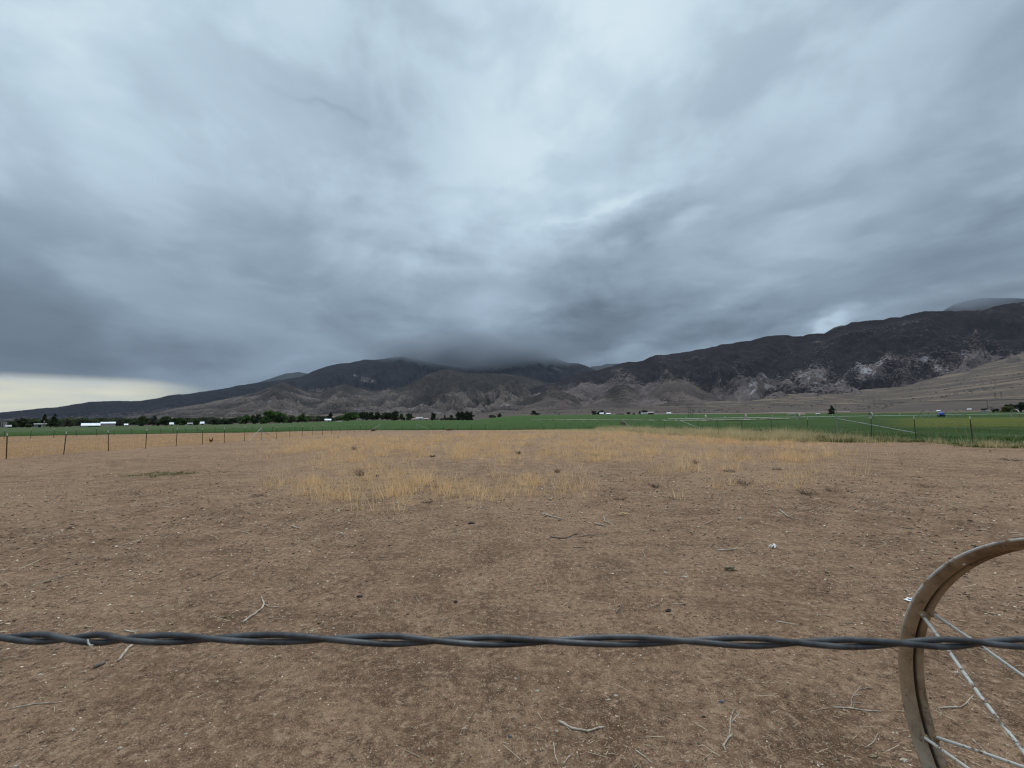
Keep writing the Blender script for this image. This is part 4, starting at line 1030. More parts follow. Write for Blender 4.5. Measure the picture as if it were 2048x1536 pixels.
# ------------------------------------------------------------------ old steel wheel
WC = Vector((1.347, .902, .605)); WAX = Vector((.99814, .05877, -.016)).normalized()
wu = WAX.cross(Vector((0, 0, 1))).normalized(); wv = wu.cross(WAX)
root = thing('steel_wheel', 'old brown spoked steel wheel standing on the dirt behind the foreground wire', 'wheel', (WC.x, WC.y, 0))
WO = Vector((WC.x, WC.y, 0))
def wp(th, w, r): return WC - WO + WAX * w + (wu * math.cos(th) + wv * math.sin(th)) * r
# rim section (across the width, radius): two channels with a groove between, flanges turned up on both sides
inner = [(-.001, .6045), (.0015, .600), (.005, .5945), (.010, .5895), (.017, .5865), (.024, .5855), (.030, .5868), (.0345, .590), (.0375, .596), (.039, .6025), (.0455, .6028), (.047, .596), (.050, .5895), (.056, .5862), (.063, .5855), (.069, .5872), (.074, .591), (.078, .5965), (.0815, .601), (.0875, .6045)]
outer = [(.0875, .6075), (.083, .607), (.079, .600), (.072, .5935), (.060, .5915), (.050, .5955), (.0465, .6055), (.038, .6055), (.034, .5955), (.026, .5915), (.018, .594), (.009, .5995), (.003, .607), (-.0015, .6075)]
prof = inner + outer; nT = 220; V = []; edge = []; low = []; grv = []
for i in range(nT):
    th = 2 * math.pi * i / nT; wob = .0012 * math.sin(3 * th + .6) + .0008 * math.sin(7 * th)
    for j, (w, r) in enumerate(prof):
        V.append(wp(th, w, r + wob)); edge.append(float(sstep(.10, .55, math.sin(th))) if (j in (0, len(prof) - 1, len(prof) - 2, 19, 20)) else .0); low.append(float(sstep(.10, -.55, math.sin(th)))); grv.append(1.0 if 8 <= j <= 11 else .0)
nP = len(prof); F = [(i * nP + j, i * nP + (j + 1) % nP, ((i + 1) % nT) * nP + (j + 1) % nP, ((i + 1) % nT) * nP + j) for i in range(nT) for j in range(nP)]
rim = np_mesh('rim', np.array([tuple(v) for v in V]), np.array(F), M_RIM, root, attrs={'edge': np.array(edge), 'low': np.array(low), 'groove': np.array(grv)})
for a in (131, 20, 300):  # pale discs added in place of holes showing light ground through the rim
    th = R(a); c = wp(th, .016, .5885); nrm = (wp(th, .016, .50) - c).normalized(); m = MB()
    m.tube([c - nrm * .001, c + nrm * .0015], .0052, 10, True, .75); m.build('hole_disc', M_TIP, rim)
sides = ((.028, -.194), (.066, .219))
for deg in (156.5, 196.5, 242, 288, 333, 379, 425, 469):
    th = R(deg)
    for w0, hw in sides:
        a = wp(th, w0, .590); b = wp(th, hw * .86, .075); mid = (a + b) / 2 + Vector((random.gauss(0, .004), random.gauss(0, .004), random.gauss(0, .004)))
        m = MB(); m.tube([a, a * .985 + b * .015, a * .75 + b * .25, mid, a * .25 + b * .75, b], [.0075, .0050, .0047, .0047, .0048, .0050], 10)
        sp = m.build('spoke', M_SPOKE, root, True)
        nu_ = MB(); dd = (b - a).normalized(); nu_.tube([a - dd * .002, a + dd * .008], .0125, 8); nu_.build('rivet', M_RIM, sp, True)
m = MB(); m.tube([WC - WO + WAX * -.20, WC - WO + WAX * .225], .048, 18); hub = m.build('hub', M_SPOKE, root)
for w0 in (-.175, .195):
    m = MB(); m.tube([WC - WO + WAX * (w0 - .006), WC - WO + WAX * (w0 + .006)], .092, 24); m.build('hub_flange', M_RIM, hub)
m = MB(); m.tube([WC - WO + WAX * -.26, WC - WO + WAX * .29], .021, 12); m.build('axle', M_RIM, root)

# ------------------------------------------------------------------ wheel-line irrigation in the field
def irr_wheel(root, c, axd, rad, mat):
    u = axd.cross(Vector((0, 0, 1))).normalized(); v = u.cross(axd); m = MB(); n = 40; b = 0
    for i in range(n):
        th = 2 * math.pi * i / n; d = u * math.cos(th) + v * math.sin(th)
        for w, r in ((-.13, rad), (.13, rad), (.13, rad - .07), (-.13, rad - .07)): m.v.append(tuple(c + axd * w + d * r))
    for i in range(n):
        for j in range(4): m.f.append((i * 4 + j, i * 4 + (j + 1) % 4, (i + 1) % n * 4 + (j + 1) % 4, (i + 1) % n * 4 + j))
    wo = m.build('wheel', mat, root); sm = MB()
    for k in range(8):
        th = 2 * math.pi * k / 8; d = u * math.cos(th) + v * math.sin(th); sm.tube([c + d * .05, c + d * (rad - .03)], .016, 5)
    sm.build('spokes', mat, wo); hb = MB(); hb.tube([c - axd * .12, c + axd * .12], .10, 10); hb.build('hub', mat, wo)
axd = Vector((.97, -.243, 0)).normalized(); L0 = Vector((55, 118, 0))
def on_line(px):
    a, _ = azel(px, 835); t = math.tan(a); s = (t * L0.y - L0.x) / (axd.x - t * axd.y); p = L0 + axd * s; p.z = Gs(p.x, p.y) + .05; return p
p0 = on_line(1335); root = thing('wheel_line', 'long white irrigation pipe rolling on slim spoked wheels across the green field', 'irrigation line', p0)
M_IRR = simple('galvanised_wheel', (.42, .41, .33), .4, 3, .55, .2)
rad = .95; m = MB(); P = [on_line(px) - p0 + Vector((0, 0, rad)) for px in (1335, 1411, 1491, 1597, 1742, 1838)]; m.tube(P, .042, 8); m.build('pipe', M_ALU, root)
m = MB(); P = [on_line(px) - p0 + Vector((0, 0, rad)) for px in (1932, 2031, 2200)]; m.tube(P, .042, 8); m.build('pipe', M_ALU, root)
for px in (1411, 1491, 1597, 1742, 2031): irr_wheel(root, on_line(px) - p0 + Vector((0, 0, rad)), axd, rad if px < 2000 else 1.2, M_IRR)
for px in (1372, 1450, 1545, 1665, 1800):
    m = MB(); c = on_line(px) - p0; m.tube([c + Vector((0, 0, rad)), c + Vector((0, 0, rad + .45))], .02, 6); m.tube([c + Vector((-.12, 0, rad + .45)), c + Vector((.12, 0, rad + .45))], .05, 6); m.build('sprinkler', M_ALU, root)
pm_ = on_line(1883); root = thing('irrigation_mover', 'four-wheeled irrigation drive cart under a bright blue tarp in the right field', 'irrigation cart', pm_)
for px in (1851, 1867, 1901, 1919): irr_wheel(root, on_line(px) - pm_ + Vector((0, 0, 1.05)), Vector((.9, .43, 0)).normalized(), 1.05, M_IRR)
m = MB()
for dx in (-.45, .45): m.tube([on_line(1845) - pm_ + Vector((0, dx, .95)), on_line(1925) - pm_ + Vector((0, dx, .95))], .05, 6)
m.build('frame', M_ALU, root)
m = MB(); m.box((0, 0, .75), (1.3, .8, .5)); m.build('engine', M_DARK, root)
m = MB(); m.blob((0, 0, 1.2), (1.6, 1.1, .85), 3, .16, 12, 8); m.build('tarp', M_BLUE, root, True)

# ------------------------------------------------------------------ buildings
def gable(m, w, d, h, rise, over=.3, t=.12):
    """a pitched roof, ridge along x"""
    for s in (-1, 1):
        a = (s * (d / 2 + over), h - rise * over / (d / 2)); b = (0, h + rise)
        x0, x1 = -w / 2 - over, w / 2 + over
        m.add([(x0, a[0], a[1]), (x1, a[0], a[1]), (x1, b[0], b[1]), (x0, b[0], b[1]), (x0, a[0], a[1] + t), (x1, a[0], a[1] + t), (x1, b[0], b[1] + t), (x0, b[0], b[1] + t)],
              [(0, 1, 2, 3), (7, 6, 5, 4), (0, 4, 5, 1), (1, 5, 6, 2), (2, 6, 7, 3), (3, 7, 4, 0)])
def walls(m, w, d, h, rise):
    x, y = w / 2, d / 2
    m.add([(-x, -y, -1), (x, -y, -1), (x, y, -1), (-x, y, -1), (-x, -y, h), (x, -y, h), (x, y, h), (-x, y, h), (-x, 0, h + rise), (x, 0, h + rise)],
          [(0, 1, 5, 4), (2, 3, 7, 6), (1, 2, 6, 9, 5), (3, 0, 4, 8, 7), (4, 5, 9, 8), (6, 7, 8, 9)])
def building(name, label, px, r, wpx, hpx, wall, roof, rise=.35, dep_m=None, win=2, door=True, rz=0.0, cat='building', group=None, doormat=None, base_py=None, doorw=1.0, dx_door=None):
    p = at(px, r, 832) if base_py is None else hit(px, base_py); k = float(np.array([p.x, p.y, 0]) @ FW) / FPX; a_z = math.atan2(p.x, p.y); w = wpx * k * math.cos(a_z); H = hpx * k; rz = rz - a_z
    h = H * (1 - rise); ri = H * rise; d = dep_m or max(2.5, w * .6)
    root = thing(name, label, cat, p, rz, group)
    m = MB(); walls(m, w, d, h, ri); m.build('wall', wall, root)
    m = MB(); gable(m, w, d, h + .03, ri); m.build('roof', roof, root)
    if door:
        m = MB(); dw = doorw if doorw > 0 else 1.0; dh = min(h * .85, 2.1 if doorw < 2 else h * .9); x = w * .12 if dx_door is None else w * dx_door
        m.box((x, -d / 2 - .02, dh / 2), (dw, .06, dh)); m.build('door', doormat or M_DARK, root)
    for i in range(win):
        m = MB(); x = -w * .36 + (w * .72) * (i / max(1, win - 1) if win > 1 else .1)
        if door and abs(x - (w * .12 if dx_door is None else w * dx_door)) < doorw: continue
        m.box((x, -d / 2 - .02, h * .60), (max(.8, w * .07), .05, h * .32)); m.build('window', M_GLASS, root)
    return root
b = building('barn', 'wide low barn with a shining white metal roof and dark doorway on the left', 183, 345, 36, 7.5, M_WHITEW, M_ROOF, .62, 12, 3, True, doorw=4.6, dx_door=.18)
m = MB(); m.box((7.2, 1, 1.0), (6.0, 6, 2.0)); w_o = m.build('side_wing', M_WHITEW, b); m = MB(); gable(m, 6.0, 6.2, 0, .8); rf_ = m.build('side_roof', M_ROOF, b); rf_.location = (7.2, 1, 2.03)
b = building('mobile_home', 'white flat-topped mobile home between the two dark spruces', 82, 300, 23, 8.5, M_WHITEW, M_WHITEW, .12, 5, 4, True, dx_door=-.05)
m = MB(); m.box((1.2, -2.75, 1.6), (.4, .4, 4.0)); m.build('chimney', M_PINK, b)
p = at(8, 318, 850); k = float(np.array([p.x, p.y, 0]) @ FW) / FPX; t = thing('silo', 'square grey concrete silo at the far left edge', 'silo', p, .86)
m = MB(); m.box((0, 0, 6 * k), (8 * k, 8 * k, 14 * k)); m.build('shaft', M_GREYC, t)
m = MB(); m.box((0, 0, 13.15 * k), (8.8 * k, 8.8 * k, .3 * k)); m.build('cap', M_DARK, t)
m = MB(); m.box((-2.2 * k, -4.03 * k, 6 * k), (1.0 * k, .05, 11 * k)); m.build('ladder_recess', M_DARK, t)
m = MB(); m.box((4.15 * k, 0, 5.5 * k), (.3 * k, 6 * k, 11 * k)); m.build('chute', M_DARK, t)
GW = 'small white buildings in the far trees'
building('house', 'small white house between the grey silo and the round dark tree', 19, 315, 9, 6, M_WHITEW, M_WHITEW, .4, None, 1, True, group=GW)
building('shed', 'tiny white shed seen alone right of the barn wing', 253, 370, 7, 5, M_WHITEW, M_ROOF, .45, None, 1, True, group=GW)
building('shed', 'small white shed against the three-tree dark clump', 344, 345, 7, 6.5, M_WHITEW, M_ROOF, .45, None, 1, True, group=GW)
building('house', 'white house half hidden left of the green bush', 381, 350, 10, 5.5, M_WHITEW, M_GREYC, .4, None, 2, True, group=GW)
building('shed', 'white shed at the left foot of the grey thicket', 405, 352, 7, 7, M_WHITEW, M_ROOF, .45, None, 1, True, group=GW)
building('house', 'pale blue-white house left of the large bright green tree', 656, 400, 12, 6, M_WHITEW, M_ROOF, .4, None, 2, True, group=GW)
m = building('trough', 'low long white trough on the field before the large bright green tree', 679, 330, 9, 2.0, M_WHITEW, M_WHITEW, .2, 1.5, 0, False, cat='trough')
building('farmhouse', 'white farmhouse right of the dark windbreak row', 839, 470, 13, 6, M_WHITEW, M_WHITEW, .4, None, 3, True, group='farmstead beside the windbreak')
building('shed', 'low pale shed left of the white farmhouse', 828, 462, 9, 3.5, M_WHITEW, M_TANW, .4, None, 1, True, group='farmstead beside the windbreak')
building('shed', 'low tan shed between the white farmhouse and the narrow dark tree', 852, 462, 9, 4, M_TANW, M_TANW, .4, None, 1, True, group='farmstead beside the windbreak')
GF = 'far farm buildings along the field edge'
building('far_house', 'small white gabled house right of the dark tree pair', 1203.5, 985, 8, 4.5, M_WHITEW, M_ROOF, .4, None, 2, True, group=GF)
building('far_house', 'low white house second from the dark tree pair', 1217, 990, 8, 3.6, M_WHITEW, M_ROOF, .4, None, 2, True, group=GF)
building('far_shed', 'long low dark shed in mid distance', 1240, 1000, 15, 2.6, M_TANW, M_DARK, .45, None, 2, True, group=GF)
building('trailer', 'long white trailer house left of the red barn', 1289, 985, 14, 3.4, M_WHITEW, M_ROOF, .2, None, 4, True, group=GF)
building('red_barn', 'dull red barn at the right end of the far farm', 1302, 1000, 12, 5.5, M_REDB, M_GREYC, .4, None, 1, True, group=GF, doorw=4)
building('far_house', 'white house alone between the red barn and the pole group', 1338, 1000, 9, 3.6, M_WHITEW, M_ROOF, .4, None, 2, True, group=GF)
GR = 'small buildings behind the irrigation line'
building('camper', 'long white camper parked left of the third pipe wheel', 1583, 420, 15, 3.4, M_WHITEW, M_WHITEW, .15, 2.6, 3, True, cat='camper', group=GR)
building('shed', 'pinkish tan shed just right of the third pipe wheel', 1605, 430, 9, 3.4, M_TANW, M_PINK, .35, None, 1, True, group=GR)
building('shed', 'tiny white shed left of the lone spruce', 1636, 430, 7, 4, M_WHITEW, M_WHITEW, .3, None, 1, True, group=GR)
c = building('container', 'white storage container with dark blotches by the right-hand trees', 1971, 560, 20, 4.6, M_WHITEW, M_WHITEW, .06, 3, 0, False, cat='container', group=GR)
kk = 560 * .66 / FPX
for i, (x, z, w, h) in enumerate([(-6, 2.0, 2.6, 1.6), (-1.5, 1.6, 2.2, 2.0), (2.2, 2.2, 2.4, 1.5), (6.5, 2.0, 2.8, 2.0)]):
    m = MB(); m.blob((x * kk, -1.52, z * kk), (w * kk, .04, h * kk), i, .3, 9, 5); m.build('blotch', M_GREYC, c)
building('far_house', 'tiny white house on the slope above the blue tarp', 1878, 905, 7, 2.4, M_WHITEW, M_ROOF, .4, None, 1, True, group=GR)
building('far_house', 'tiny pale house on the slope left of the white container', 1940, 900, 8, 2.4, M_WHITEW, M_ROOF, .4, None, 1, True, group=GR)

# ------------------------------------------------------------------ utility poles
def pole(label, px, base_py, top_py, r=None, arms=1, thick=.17, mat=None, name='utility_pole', cat='pole', group='poles along the valley road'):
    p = hit(px, base_py) if r is None else at(px, r, base_py); h = HC + math.hypot(p.x, p.y) * azel(px, top_py)[1] - p.z
    root = thing(name, label, cat, p, random.uniform(-.4, .4), group)
    m = MB(); m.tube([(0, 0, -.3), (0, 0, h)], [thick * 1.2, thick * .8], 8); m.build('shaft', mat or M_WOOD, root)
    for k in range(arms):
        m = MB(); z = h * .94 - k * h * .10; m.box((0, thick, z), (h * .20, .12, .16)); ar = m.build('crossarm', mat or M_WOOD, root)
        for s in (-.45, .45):
            m = MB(); m.tube([(s * h * .2, thick, z + .08), (s * h * .2, thick, z + .38)], .07, 6); m.build('insulator', M_GREYC, ar)
pole('tallest pole of the group of three left of the irrigation pipe', 1377, 835, 813.5, 300)
pole('middle pole of the group of three left of the irrigation pipe', 1381.6, 833, 816.5, 330)
pole('rightmost pole of the group of three left of the irrigation pipe', 1385.5, 833, 817, 330)
pole('short pole on the bench between the second and third pipe wheels', 1542, 821.5, 810.5, 1150, thick=.35)
pole('faint short pole on the bench left of the second pipe wheel', 1478, 828, 820, 1000, thick=.3)
pole('tall pole directly behind the lone spruce', 1672.5, 828, 808, 620, thick=.26)
pole('leaning dark pole at the left of the right-hand trees', 1976, 822, 802, 720, thick=.30)
pole('thin pole above the fourth pipe wheel on the bench', 1747.5, 810, 798.5, 1400, thick=.42)
for px, b_, t_, lab in ((1991, 797, 784.5, 'left rusty lattice pylon high on the right slope'), (2003, 794.5, 784, 'right rusty lattice pylon high on the right slope')):
    p = hit(px, b_); h = HC + math.hypot(p.x, p.y) * azel(px, t_)[1] - p.z; root = thing('pylon', lab, 'pylon', p, .2, 'pylons on the right slope')
    m = MB(); s_ = h * .12
    for sx in (-1, 1):
        m.tube([(sx * s_, 0, 0), (sx * s_ * .7, 0, h)], .28, 5)
    for j in range(5):
        z0, z1 = h * j / 5, h * (j + 1) / 5; m.tube([(-s_ * (1 - .3 * j / 5), 0, z0), (s_ * (1 - .3 * (j + 1) / 5), 0, z1)], .16, 4)
    m.build('lattice', M_WOOD, root); m = MB(); m.box((0, 0, h * .86), (h * .55, .4, .5)); m.build('crossarm', M_WOOD, root)

# ------------------------------------------------------------------ valley road and pale tracks
def ribbon(name, pts, width, mat, lift=.35, n=240, label=None):
    xs = np.array([p[0] for p in pts], float); ys = np.array([p[1] for p in pts], float); V = []
    for px in np.linspace(xs[0], xs[-1], n):
        h = hit(px, float(np.interp(px, xs, ys)), 2900); d = Vector((h.x, h.y, 0)).normalized()
        for s in (-.5, .5):
            x, y = h.x + d.x * width * s, h.y + d.y * width * s; V.append((x, y, Gs(x, y) + lift))
    F = [(2 * i, 2 * i + 2, 2 * i + 3, 2 * i + 1) for i in range(n - 1)]
    tag(np_mesh(name, np.array(V), np.array(F), mat), label, None, kind='structure')
ribbon('road', [(990, 822.3), (1060, 820.3), (1150, 818.6), (1250, 817.2), (1377, 815.2), (1450, 813.4), (1541, 811.6), (1640, 810), (1714, 808.6), (1800, 805.3), (1875, 802.6), (1960, 800.6), (2048, 799), (2200, 796)], 9.0, M_ASPH, .8)
ribbon('track', [(1180, 828.9), (1250, 828.5), (1420, 827.8), (1500, 826.8), (1560, 825.6), (1640, 824.5), (1700, 823.8)], 16, M_TRACK, .5, 120)
ribbon('track', [(133, 854.6), (150, 854.5), (175, 854.4), (202, 854.2)], 5.0, M_TRACK, .75, 60)
# pale stubble strip mown through the alfalfa before the pipe
V = []; 
for px in np.linspace(1060, 1580, 90):
    h = at(px, 165 + 40 * math.sin(px / 130), 838); d = Vector((h.x, h.y, 0)).normalized()
    for s in (-1, 1): x, y = h.x + d.x * 5 * s, h.y + d.y * 5 * s; V.append((x, y, Gs(x, y) + .55 + random.uniform(-.05, .05)))
tag(np_mesh('mown_strip', np.array(V), np.array([(2 * i, 2 * i + 2, 2 * i + 3, 2 * i + 1) for i in range(89)]), M_TRACK), None, None, kind='structure')

# ------------------------------------------------------------------ twigs, stones and scraps on the dirt
def gp(px, py, lift=0.0):
    p = hit(px, py); p.z += relief(p.x, p.y) + lift; return p
def twig(label, pts, wpx, mat=None, branches=(), name='twig', group='twigs on the dirt', taper=.45):
    P = [gp(*q) for q in pts]; o = P[0].copy(); dep = float(np.array([o.x, o.y, -HC]) @ FW); rad = max(.0014, wpx * .47 / FPX * dep); m = MB()
    def path(P, r0):
        Q = []
        for i in range(len(P) - 1):
            for t in (0, .34, .67):
                q = P[i].lerp(P[i + 1], t) - o; L = (P[i + 1] - P[i]).length
                if i + t > 0: q = q + Vector((random.gauss(0, .02) * L, random.gauss(0, .02) * L, abs(random.gauss(0, .02)) * L))
                Q.append(q + Vector((0, 0, r0 * .7)))
        Q.append(P[-1] - o + Vector((0, 0, r0 * .7))); n = len(Q)
        m.tube(Q, [r0 * (1 - taper * i / (n - 1)) * random.uniform(.85, 1.15) for i in range(n)], 7)
    path(P, rad)
    for br in branches: path([gp(*q) for q in br], rad * .5)
    return tag(m.build(name, mat or M_TWIG, None, True, o), label, name.replace('_', ' '), group)
twig('bent V-shaped pale twig on the left dirt', [(587.5, 1049), (584, 1053), (592, 1057), (597.8, 1059)], 3.5)
twig('longest forked grey twig left of centre above the wire', [(485, 1245), (504, 1232), (523, 1217), (528, 1208.5), (525, 1202), (522.5, 1195)], 5, branches=[[(528, 1208), (538, 1213), (558, 1213)]])
twig('thin straight twig left of the longest forked twig', [(417.6, 1156), (444, 1144), (454, 1141)], 2.2, M_TWIGD)
twig('tiny curled twig above the longest forked twig', [(505.5, 1151.4), (509, 1148), (507, 1145)], 2.5)
twig('thin pale straw-like twig on the upper left dirt', [(482, 1063.5), (492, 1066), (501, 1071)], 2.0)
twig('thorny pale twig left of the orange bark piece', [(1083.5, 1027), (1105, 1034), (1126, 1041.5)], 3.2, branches=[[(1112, 1036), (1117, 1030), (1118, 1025)], [(1095, 1031), (1090, 1024)]])
twig('thick short pale twig below the orange bark piece', [(1189, 1048), (1202, 1051), (1211.5, 1052.7)], 4.2)
twig('L-shaped pale twig just left of the orange bark piece', [(1208, 1032.7), (1208.6, 1043), (1221, 1048)], 3.2, branches=[[(1213, 1045), (1228, 1041)]])
twig('grey brushy branch lying below the thick short pale twig', [(1101, 1073), (1118, 1075), (1129, 1076), (1155, 1068)], 3.6, M_TWIGD, [[(1129, 1076), (1160, 1072), (1214, 1069)], [(1150, 1069), (1157, 1065)], [(1165, 1072), (1185, 1066)]])
twig('flat dark twig in the centre dirt', [(1146.5, 1095.7), (1160, 1096), (1173, 1097)], 2.6, M_TWIGD)
twig('pale hooked twig above the tan husk on the right', [(1432, 1102.5), (1466, 1101.6), (1473, 1097.8)], 3.6)
twig('short pale Y twig left of the pale stone on the right', [(1408.7, 1050), (1420, 1046), (1425, 1041.5)], 2.6)
twig('short level twig right of the dark round stone', [(1343, 1211.5), (1363, 1211)], 2.6)
twig('dark V twig in the centre above the wire', [(1233, 1229), (1238, 1220), (1243, 1211.5)], 2.6, M_TWIGD, [[(1233, 1229), (1230, 1221)]])
twig('long thin stick beside the broad flat shrub', [(1559.6, 1018), (1574, 1032.7), (1598, 1038.6)], 2.4)
twig('thick curved white twig below the wire in the centre', [(1117, 1442), (1143, 1457), (1172.5, 1461), (1207.6, 1454)], 5.5, taper=.3)
twig('crooked pale twig below the wire left of the roots', [(1464, 1467), (1446, 1489), (1452, 1499.5)], 5, branches=[[(1458, 1470), (1462.5, 1423), (1470, 1414.5)], [(1462, 1440), (1480, 1418)]])
twig('slanting thin twig near the bottom edge, right of centre', [(1270.6, 1502), (1288, 1515), (1305.8, 1528.7)], 3.6)
twig('steep thin twig at the bottom edge in the centre', [(1106.6, 1489), (1110, 1512), (1116.8, 1534.6)], 2.8)
twig('thin twig leaning toward the steep one at the bottom edge', [(1140, 1515.5), (1132, 1526), (1125.6, 1536)], 2.8)
twig('knobby pale twig under the wire on the left', [(277, 1284), (255, 1301.5), (246, 1313), (236, 1325)], 5.5, branches=[[(246, 1313), (252, 1307)]], taper=.1)
twig('tan sliver touching the upper side of the wire on the left', [(250.5, 1262), (266, 1266), (281, 1262)], 4)
twig('dark bark stub left of the knobby pale twig', [(187.5, 1336.7), (198, 1333), (208, 1328)], 9, M_TWIGD, taper=.1)
twig('long faint twig at the lower left', [(17.6, 1417), (70, 1407), (116, 1404)], 3)
twig('pale branched dead root left of the wheel', [(1668, 1412), (1700, 1413), (1730, 1416), (1762, 1417)], 3.4, branches=[[(1700, 1413), (1706, 1388), (1716, 1375), (1745, 1371)], [(1706, 1388), (1722, 1384)], [(1716, 1375), (1722, 1368)], [(1703, 1400), (1740, 1404)]])
twig('thin root crossing inside the wheel', [(1876, 1414), (1919.5, 1416), (1948.6, 1393.5)], 3, branches=[[(1877, 1414), (1884, 1422), (1878, 1430)]])
twig('pinkish thin stick inside the lower wheel', [(1945, 1479), (1968, 1503), (1990.5, 1526)], 3)
twig('fine arched twig left of the lower wheel', [(1729, 1490), (1746, 1482), (1755, 1466)], 2.6)
twig('faint long twig on the far left dirt above the wire', [(60, 1172), (100, 1160), (138, 1149)], 2.2)
twig('straight thin twig on the far right dirt', [(1803, 1054), (1816, 1056), (1830, 1057)], 2.4, M_TWIGD)
twig('thin tan twig above the wire left of the wheel', [(1551, 1244), (1575, 1250), (1598, 1254)], 2.6)

def lump(name, label, px, py, wpx, hpx, mat, cat='stone', group='stones on the dirt', rough=.28, aspect=.85, seed=None):
    p = gp(px, py); dep = float(np.array([p.x, p.y, -HC]) @ FW); k = dep / FPX; m = MB()
    dn = -(-HC) / max(.2, math.hypot(p.x, p.y)); vis = math.sin(math.atan(dn)); hh = hpx * k * (.75 if vis < .5 else .55)
    m.blob((0, 0, hh * .28), (wpx * k * .88, max(hh, wpx * k * .55) * aspect * .88, hh * .88), seed or int(px + py * 3), rough, 10, 7)
    return tag(m.build(name, mat, None, False, p), label, cat, group)
for a in [
 ('stone', 'grey-white angular stone on the left dirt', 682, 1068, 9, 8, M_STONE), ('clod', 'flat purple-black clod right of the grey-white angular stone', 943, 1048, 17, 6, M_STONED), ('clod', 'dark clod left of centre above the wire', 719, 1195, 13, 7, M_STONED), ('clod', 'small dark clod in the centre above the wire', 911, 1205, 8, 8, M_STONED),
 ('stone', 'small white pebble between the two dark clods', 790, 1205, 5, 7, M_STONE), ('stone', 'bright white pebble at the rim of the golden grass', 793, 1008, 7, 4, M_STONE), ('stone', 'pale stone on the right dirt between grass and husk', 1479, 1039, 11, 7, M_STONE), ('stone', 'flat white stone left of the tan husk', 1369, 1156, 12, 5, M_STONE),
 ('stone', 'rounded pale stone left of the flat white stone', 1330, 1146, 7, 7, M_STONE), ('stone', 'small flat pale stone below the pale stone on the right dirt', 1507, 1059, 6, 4, M_STONE), ('stone', 'tiny round pale stone left of the dark round stone', 1303, 1214, 5, 5, M_STONE), ('stone', 'dark round stone above the wire right of centre', 1337.5, 1229, 13, 10, M_STONED),
 ('stone', 'blue-grey wedge stone below the wire in the centre', 1020, 1473, 10, 12, M_STONEG), ('stone', 'greenish chip of rock below the wire on the right', 1443.5, 1401, 13, 11, M_STONEG), ('stone', 'black round stone left of the crooked pale twig', 1407.5, 1430, 9, 9, M_STONED), ('stone', 'yellowish stone at the bottom edge right of centre', 1375, 1523, 8, 8, M_STONE),
 ('stone', 'oval cream stone just below the wire in the centre', 1031, 1361, 7, 8, M_STONE), ('stone', 'three-cornered pale stone right of the oval cream one', 1075, 1384, 10, 9, M_STONE), ('stone', 'slanted oval stone below the wire, upper of a pair', 1231, 1389, 10, 7, M_STONE), ('stone', 'flat pale stone below the wire, lower of a pair', 1217, 1396, 9, 6, M_STONE),
 ('stone', 'cream stone left of the blue-grey wedge stone', 929, 1457, 9, 8, M_STONE), ('stone', 'upright white stone near the bottom edge in the centre', 1071, 1501, 6, 10, M_STONE), ('stone', 'cream flake left of the thick curved white twig', 1113, 1464, 7, 9, M_STONE), ('stone', 'small cream stone between the wedge stone and the cream flake', 1049, 1454, 8, 8, M_STONE),
 ('stone', 'white stone low on the left of the picture', 240, 1496, 11, 9, M_STONE), ('stone', 'white stone in the lower left corner', 31, 1529, 11, 7, M_STONE), ('stone', 'pale broken stone below the wire left of centre', 549, 1434, 8, 8, M_STONE), ('stone', 'flat white flake on the lower left dirt', 146, 1456, 9, 5, M_STONE),
 ('stone', 'long white flake under the wire on the far left', 80, 1352, 10, 5, M_STONE), ('stone', 'small white stone under the wire left of centre', 352, 1342, 6, 5, M_STONE), ('stone', 'slanted white stone low left of centre', 371, 1472, 8, 5, M_STONE), ('stone', 'flat cream stone beside the foot of the wheel', 1808, 1522, 16, 11, M_STONE),
 ('stone', 'white stone seen through the wheel', 1911, 1350, 9, 7, M_STONE), ('stone', 'pale chip above the wire on the left, small and lone', 667, 1151, 5, 5, M_STONE), ('stone', 'round white pebble just above the wire left of centre', 667, 1257, 6, 6, M_STONE), ('stone', 'white stone below the wire right of the black round stone', 1626, 1352, 7, 6, M_STONE)]:
    lump(*a, cat='clod' if a[0] == 'clod' else 'stone')
lump('bark_piece', 'curled orange-tan bark piece on the dirt right of centre', 1247.6, 1028.5, 25, 9, M_BONE, 'bark', None, .2, .5)
lump('husk', 'ragged tan husk on the right dirt', 1460, 1141, 25, 15, M_HUSK, 'husk', None, .42, .7)
lump('husk', 'pale seed husk beside the dark bark stub', 223, 1335, 10, 6, M_HUSK, 'husk', None, .25)
lump('wood_chunk', 'tan cork-like wood chunk left of the foot of the wheel', 1743.6, 1510, 22, 11, M_HUSK, 'wood', None, .22, .55)
lump('plank_scrap', 'pale scrap of wood lying in the golden grass', 819, 948, 17, 4, M_BONE, 'wood', None, .12, .4)
# crumpled white scrap and the printed card
p = gp(1547, 1097); m = MB()
for k in range(7):
    a = random.uniform(0, 6.28); m.tube([(math.cos(a) * .005, math.sin(a) * .005, .005), (math.cos(a + .5) * .03, math.sin(a + .5) * .03, .03), (math.cos(a) * .05, math.sin(a) * .05, .006)], [.006, .009, .003], 6, True, .5)
tag(m.build('paper_scrap', M_WHITE, None, False, p), 'crumpled white scrap right of the pale hooked twig', 'scrap')
p = gp(1818, 1201); t = thing('litter_card', 'small white card with blue print behind the wheel rim', 'card', p, .3)
m = MB(); m.box((0, 0, .006), (.062, .042, .0025)); m.box((.022, .010, .010), (.02, .03, .003), .4); m.build('card', M_WHITE, t)
m = MB(); m.box((.006, -.002, .0082), (.026, .016, .0012), .3); m.build('print', simple('blue_print', (.06, .10, .28), .2, 50), t)

